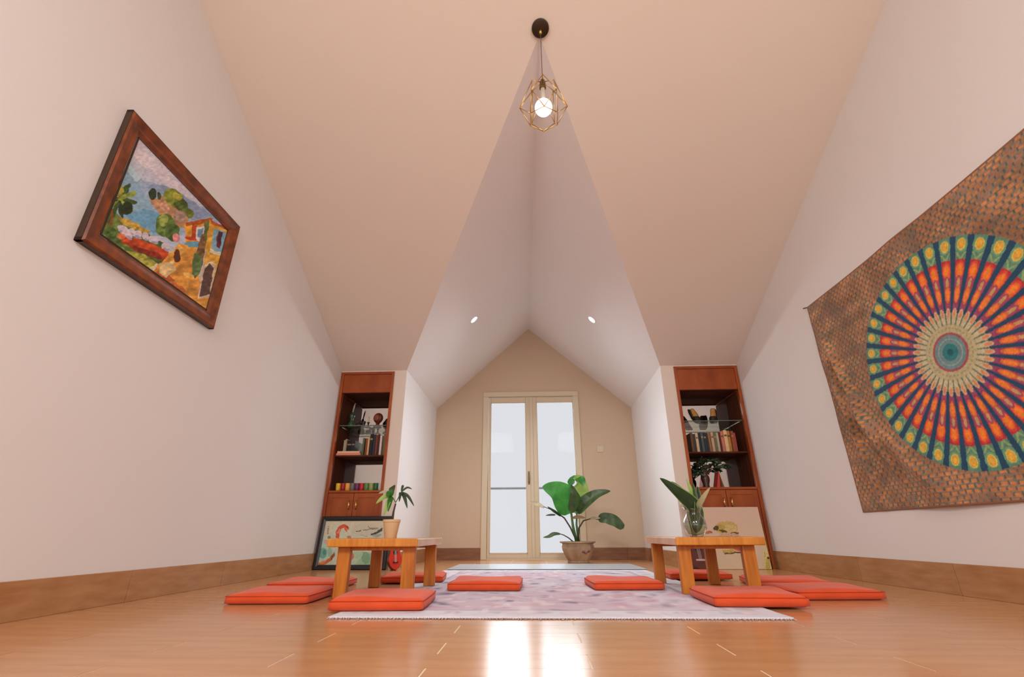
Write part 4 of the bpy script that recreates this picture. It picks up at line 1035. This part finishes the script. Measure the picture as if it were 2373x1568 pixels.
grid_cloth('rug_field', Pr, Cr, M_RUG, rug, thick=(0, 0, -RUGT+.0006))
fr = MB(); rnd = random.Random(3)
for side in (-1, 1):
    for k in range(150):
        x = -hx_+2*hx_*(k+.5)/150+rnd.uniform(-.003, .003); y = side*hy_
        ln = rnd.uniform(.010, .024); dx = rnd.uniform(-.008, .008)
        fr.tube([(x, y-side*.004, RUGT-.002), (x+dx*.4, y+side*ln*.5, .004), (x+dx, y+side*ln, .0022)], [.002, .0018, .001], 4)
tag(fr.build('fringe', mat('rug_fringe', 'cfc0c0', .9), rug), kind='stuff')
yb0, yb1 = 4.66, 5.42
mt_ = thing('door_mat', 'thin glossy pale blue-grey mat between the rug and the door', 'mat', ((RX0+RX1)/2+.02, (yb0+yb1)/2, 0))
MB().box((0, 0, .008), (RX1-RX0, yb1-yb0, .015), bev=.004).build('mat_pad', mat('pale_mat_vinyl', 'b9c4cc', .25, .5, var=.06, vscale=3), mt_)
MB().box((0, -(yb1-yb0)/2-.001, .007), (RX1-RX0-.01, .004, .010)).build('front_edge', mat('mat_edge', '5a6468', .5), mt_)

# ================================================================== ukuleles
def ukulele(label, x, y, L_, wd_, m_body, m_side, lean, rz, bridge_m, loc_z=0.001, br=.46):
    """stands on its tail, leaning back; L_ total length, wd_ lower bout width"""
    u = thing('ukulele', label, 'ukulele', (x, y, loc_z), rz)
    rotm = Matrix.Rotation(-lean, 3, 'X'); bl = L_*br; dp = wd_*.34
    def outline(s=1.0):
        o = []
        for k in range(40):
            a = 2*PI*k/40; c_, s2 = math.cos(a), math.sin(a); z = bl/2-bl/2*c_
            t = z/bl; w = wd_/2*(math.sin(PI*min(1, t*.98+.01))**.55)*(1-.22*math.exp(-((t-.62)/.13)**2)-.16*t)
            o.append(Vector(((1 if s2 >= 0 else -1)*w*s*min(1, abs(s2)*6 if abs(s2) < .17 else 1), 0, bl*.5+(z-bl*.5)*s)))
        return o
    def add(mb, name, m_, sm=False, parent=u):
        for v in mb.bm.verts: v.co = rotm @ v.co
        return mb.build(name, m_, parent, sm, 40)
    # side shell, soundboard
    add(MB().poly([p+Vector((0, -dp/2+.002, 0)) for p in outline()], (0, dp-.002, 0)), 'body', m_side)
    sb = add(MB().poly([p+Vector((0, -dp/2-.001, bl*.0)) for p in outline(.985)], (0, .003, 0)), 'soundboard', m_body)
    rotx = Matrix.Rotation(PI/2, 3, 'X')
    add(MB().lathe([(wd_*.15, 0), (wd_*.15, .0012)], 20, c=(0, -dp/2-.0005, bl*.64), rot=rotx), 'sound_hole', M_BLACK, parent=sb)
    add(MB().box((0, -dp/2-.004, bl*.27), (wd_*.34, .006, bl*.055), bev=.001), 'bridge', bridge_m, parent=sb)
    add(MB().box((0, -dp/2+.004, bl+L_*.17), (wd_*.16, .016, L_*.36), bev=.003), 'neck', m_side)
    add(MB().box((0, -dp/2-.005, bl+L_*.13), (wd_*.17, .004, L_*.42)), 'fretboard', M_BLACK)
    add(MB().poly([(-wd_*.1, -dp/2, L_*.82), (wd_*.1, -dp/2, L_*.82), (wd_*.15, -dp/2+.004, L_), (-wd_*.15, -dp/2+.004, L_)], (0, .01, 0)), 'headstock', m_side)
    st = MB()
    for k in range(4):
        q = (k-1.5)*wd_*.035; st.tube([(q, -dp/2-.008, bl*.27), (q, -dp/2-.009, L_*.83)], .0006, 4)
    add(st, 'strings', M_WHITE)
    pg = MB()
    for sx in (-1, 1):
        for k in range(2): pg.tube([(sx*wd_*.12, -dp/2+.006, L_*(.87+.07*k)), (sx*wd_*.22, -dp/2+.006, L_*(.87+.07*k))], .004, 8)
    add(pg, 'tuning_pegs', M_WHITE)
    return u
p = onz(913, 1326)
ukulele('small bright red ukulele standing behind the left table', X_at(915, 1310, 4.72), 4.72, .41, .142, mat('red_lacquer', 'bf3018', .55, .25, var=.1), mat('dark_red_lacquer', '6e2a1c', .35, .5), math.radians(16), math.radians(34), M_BLACK, br=.56)
ukulele('dark reddish brown ukulele standing behind the right table', X_at(1622, 1300, 4.60), 4.59, .62, .228, mat('mahogany_lacquer', '5e2a20', .35, .5, var=.15), mat('dark_mahogany', '42201a', .35, .5), math.radians(19), math.radians(2), mat('pale_bridge', 'b89a90', .5))

# ================================================================== large potted plant by the door
Yq = 5.95; qx = ony(1341, 1300, Yq)[0]
pp = thing('potted_banana_plant', 'broad leaved banana-like plant in a glazed ceramic pot by the door', 'plant', (qx, Yq, .0005))
M_POT = mat('glazed_pot', 'b9a084', .4, .45, vscale=7, col2='86705a', bump=.08, bscale=25)
MB().lathe([(.125, 0), (.128, .01), (.120, .018), (.150, .07), (.178, .13), (.184, .165), (.176, .19), (.178, .198), (.206, .208), (.206, .222), (.170, .222), (.160, .195), (.001, .19)], 8).build('pot', M_POT, pp, True, 30)
MB().lathe([(.163, .188), (.13, .2), (.001, .206)], 20).build('soil', MATS['soil'], pp)
fl_ = MB()
for a, z_, r_ in ((-52, .125, .024), (-64, .105, .016), (-75, .118, .018)): fl_.sphere((.163*math.cos(math.radians(a)), .163*math.sin(math.radians(a)), z_), r_, (1, .35, .8), 10)
fl_.build('painted_flower', mat('pot_flower', '8a5560', .4, var=.4, vscale=30), pp, True)
def bp(px, py, dY=0): p = ony(px, py, Yq+dY); return Vector((p[0]-qx, p[1]-Yq, p[2]-.0005))
so = Vector((0, 0, .2))
MB().tube([so+Vector((-.01, 0, 0)), bp(1328, 1220), bp(1324, 1190), bp(1322, 1160)], [.018, .016, .013, .008], 10).build('stalk', M_STEM, pp, True)
MB().tube([so+Vector((.015, .01, 0)), bp(1336, 1215), bp(1337, 1185)], [.016, .013, .009], 10).build('stalk', M_STEM, pp, True)
leaf(MB(), [bp(1324, 1188), bp(1311, 1163, -.03), bp(1290, 1139, -.05), bp(1257, 1127, -.03)], .36, (.1, -1, .25), 'ovate', .10, 20, asym=(.85, 1.05)).build('leaf', M_LEAF, pp, True)
leaf(MB(), [bp(1324, 1188, -.02), bp(1331, 1160, -.06), bp(1330, 1140, -.08), bp(1322, 1122, -.06)], .12, (-.5, -1, .1), 'ovate', .3, 16).build('leaf', M_LEAFO, pp, True)
leaf(MB(), [bp(1334, 1190, .08), bp(1342, 1160, .1), bp(1344, 1130, .1), bp(1340, 1112, .02), bp(1330, 1110, -.08)], .22, (.1, -1, .1), 'ovate', .1, 18).build('leaf', M_LEAFY, pp, True)
leaf(MB(), [bp(1318, 1124, .05), bp(1334, 1108, .03), bp(1346, 1112, -.05), bp(1352, 1126, -.1)], .16, (.0, -.6, 1), 'ovate', .15, 14).build('leaf', M_LEAF, pp, True)
leaf(MB(), [bp(1336, 1188), bp(1356, 1166, -.03), bp(1384, 1146, -.05), bp(1415, 1137, -.04)], .185, (-.45, -1, .75), 'ovate', .3, 18).build('leaf', M_LEAFO, pp, True)
MB().tube([so, bp(1342, 1222), bp(1352, 1206), bp(1370, 1201), bp(1388, 1203)], [.012, .010, .008, .006, .005], 8).build('stalk', M_STEMD, pp, True)
leaf(MB(), [bp(1386, 1203), bp(1404, 1200, -.03), bp(1426, 1208, -.05), bp(1445, 1224, -.05)], .13, (-.2, -1, .25), 'band', .2, 16, wave=.008).build('leaf', M_LEAFO, pp, True)
leaf(MB(), [bp(1366, 1203), bp(1376, 1200, -.02), bp(1392, 1200, -.03)], .04, (0, -1, .6), 'lance', .2, 8).build('leaf', M_DRY, pp, True)
MB().tube([so, bp(1322, 1222), bp(1308, 1200), bp(1292, 1188), bp(1272, 1178), bp(1256, 1172)], [.012, .010, .009, .007, .005, .003], 8).build('stalk', M_STEMD, pp, True)
leaf(MB(), [bp(1262, 1176), bp(1250, 1170, -.02), bp(1236, 1165, -.03), bp(1225, 1162, -.03)], .055, (0, -1, .6), 'lance', .25, 10).build('leaf', M_DRY, pp, True)
leaf(MB(), [bp(1300, 1196), bp(1286, 1186, -.02), bp(1268, 1173, -.02)], .04, (0, -1, .7), 'lance', .3, 8).build('leaf', M_LEAFD, pp, True)
MB().tube([so+Vector((-.03, 0, 0)), bp(1318, 1246), bp(1306, 1239), bp(1296, 1236)], [.008, .007, .006, .005], 8).build('stalk', M_STEMD, pp, True)
leaf(MB(), [bp(1300, 1237), bp(1284, 1237, -.03), bp(1272, 1243, -.04), bp(1258, 1245, -.05)], .05, (.1, -1, .8), 'lance', .25, 10).build('leaf', M_LEAFO, pp, True)
leaf(MB(), [bp(1326, 1200, -.05), bp(1340, 1198, -.08), bp(1358, 1200, -.1)], .045, (0, -1, .5), 'lance', .3, 8).build('leaf', mat('brown_leaf', '7a6238', .7, var=.3), pp, True)
leaf(MB(), [bp(1288, 1193, .1), bp(1276, 1193, .12), bp(1264, 1194, .14)], .03, (0, -1, .8), 'lance', .3, 8).build('leaf', M_LEAFD, pp, True)
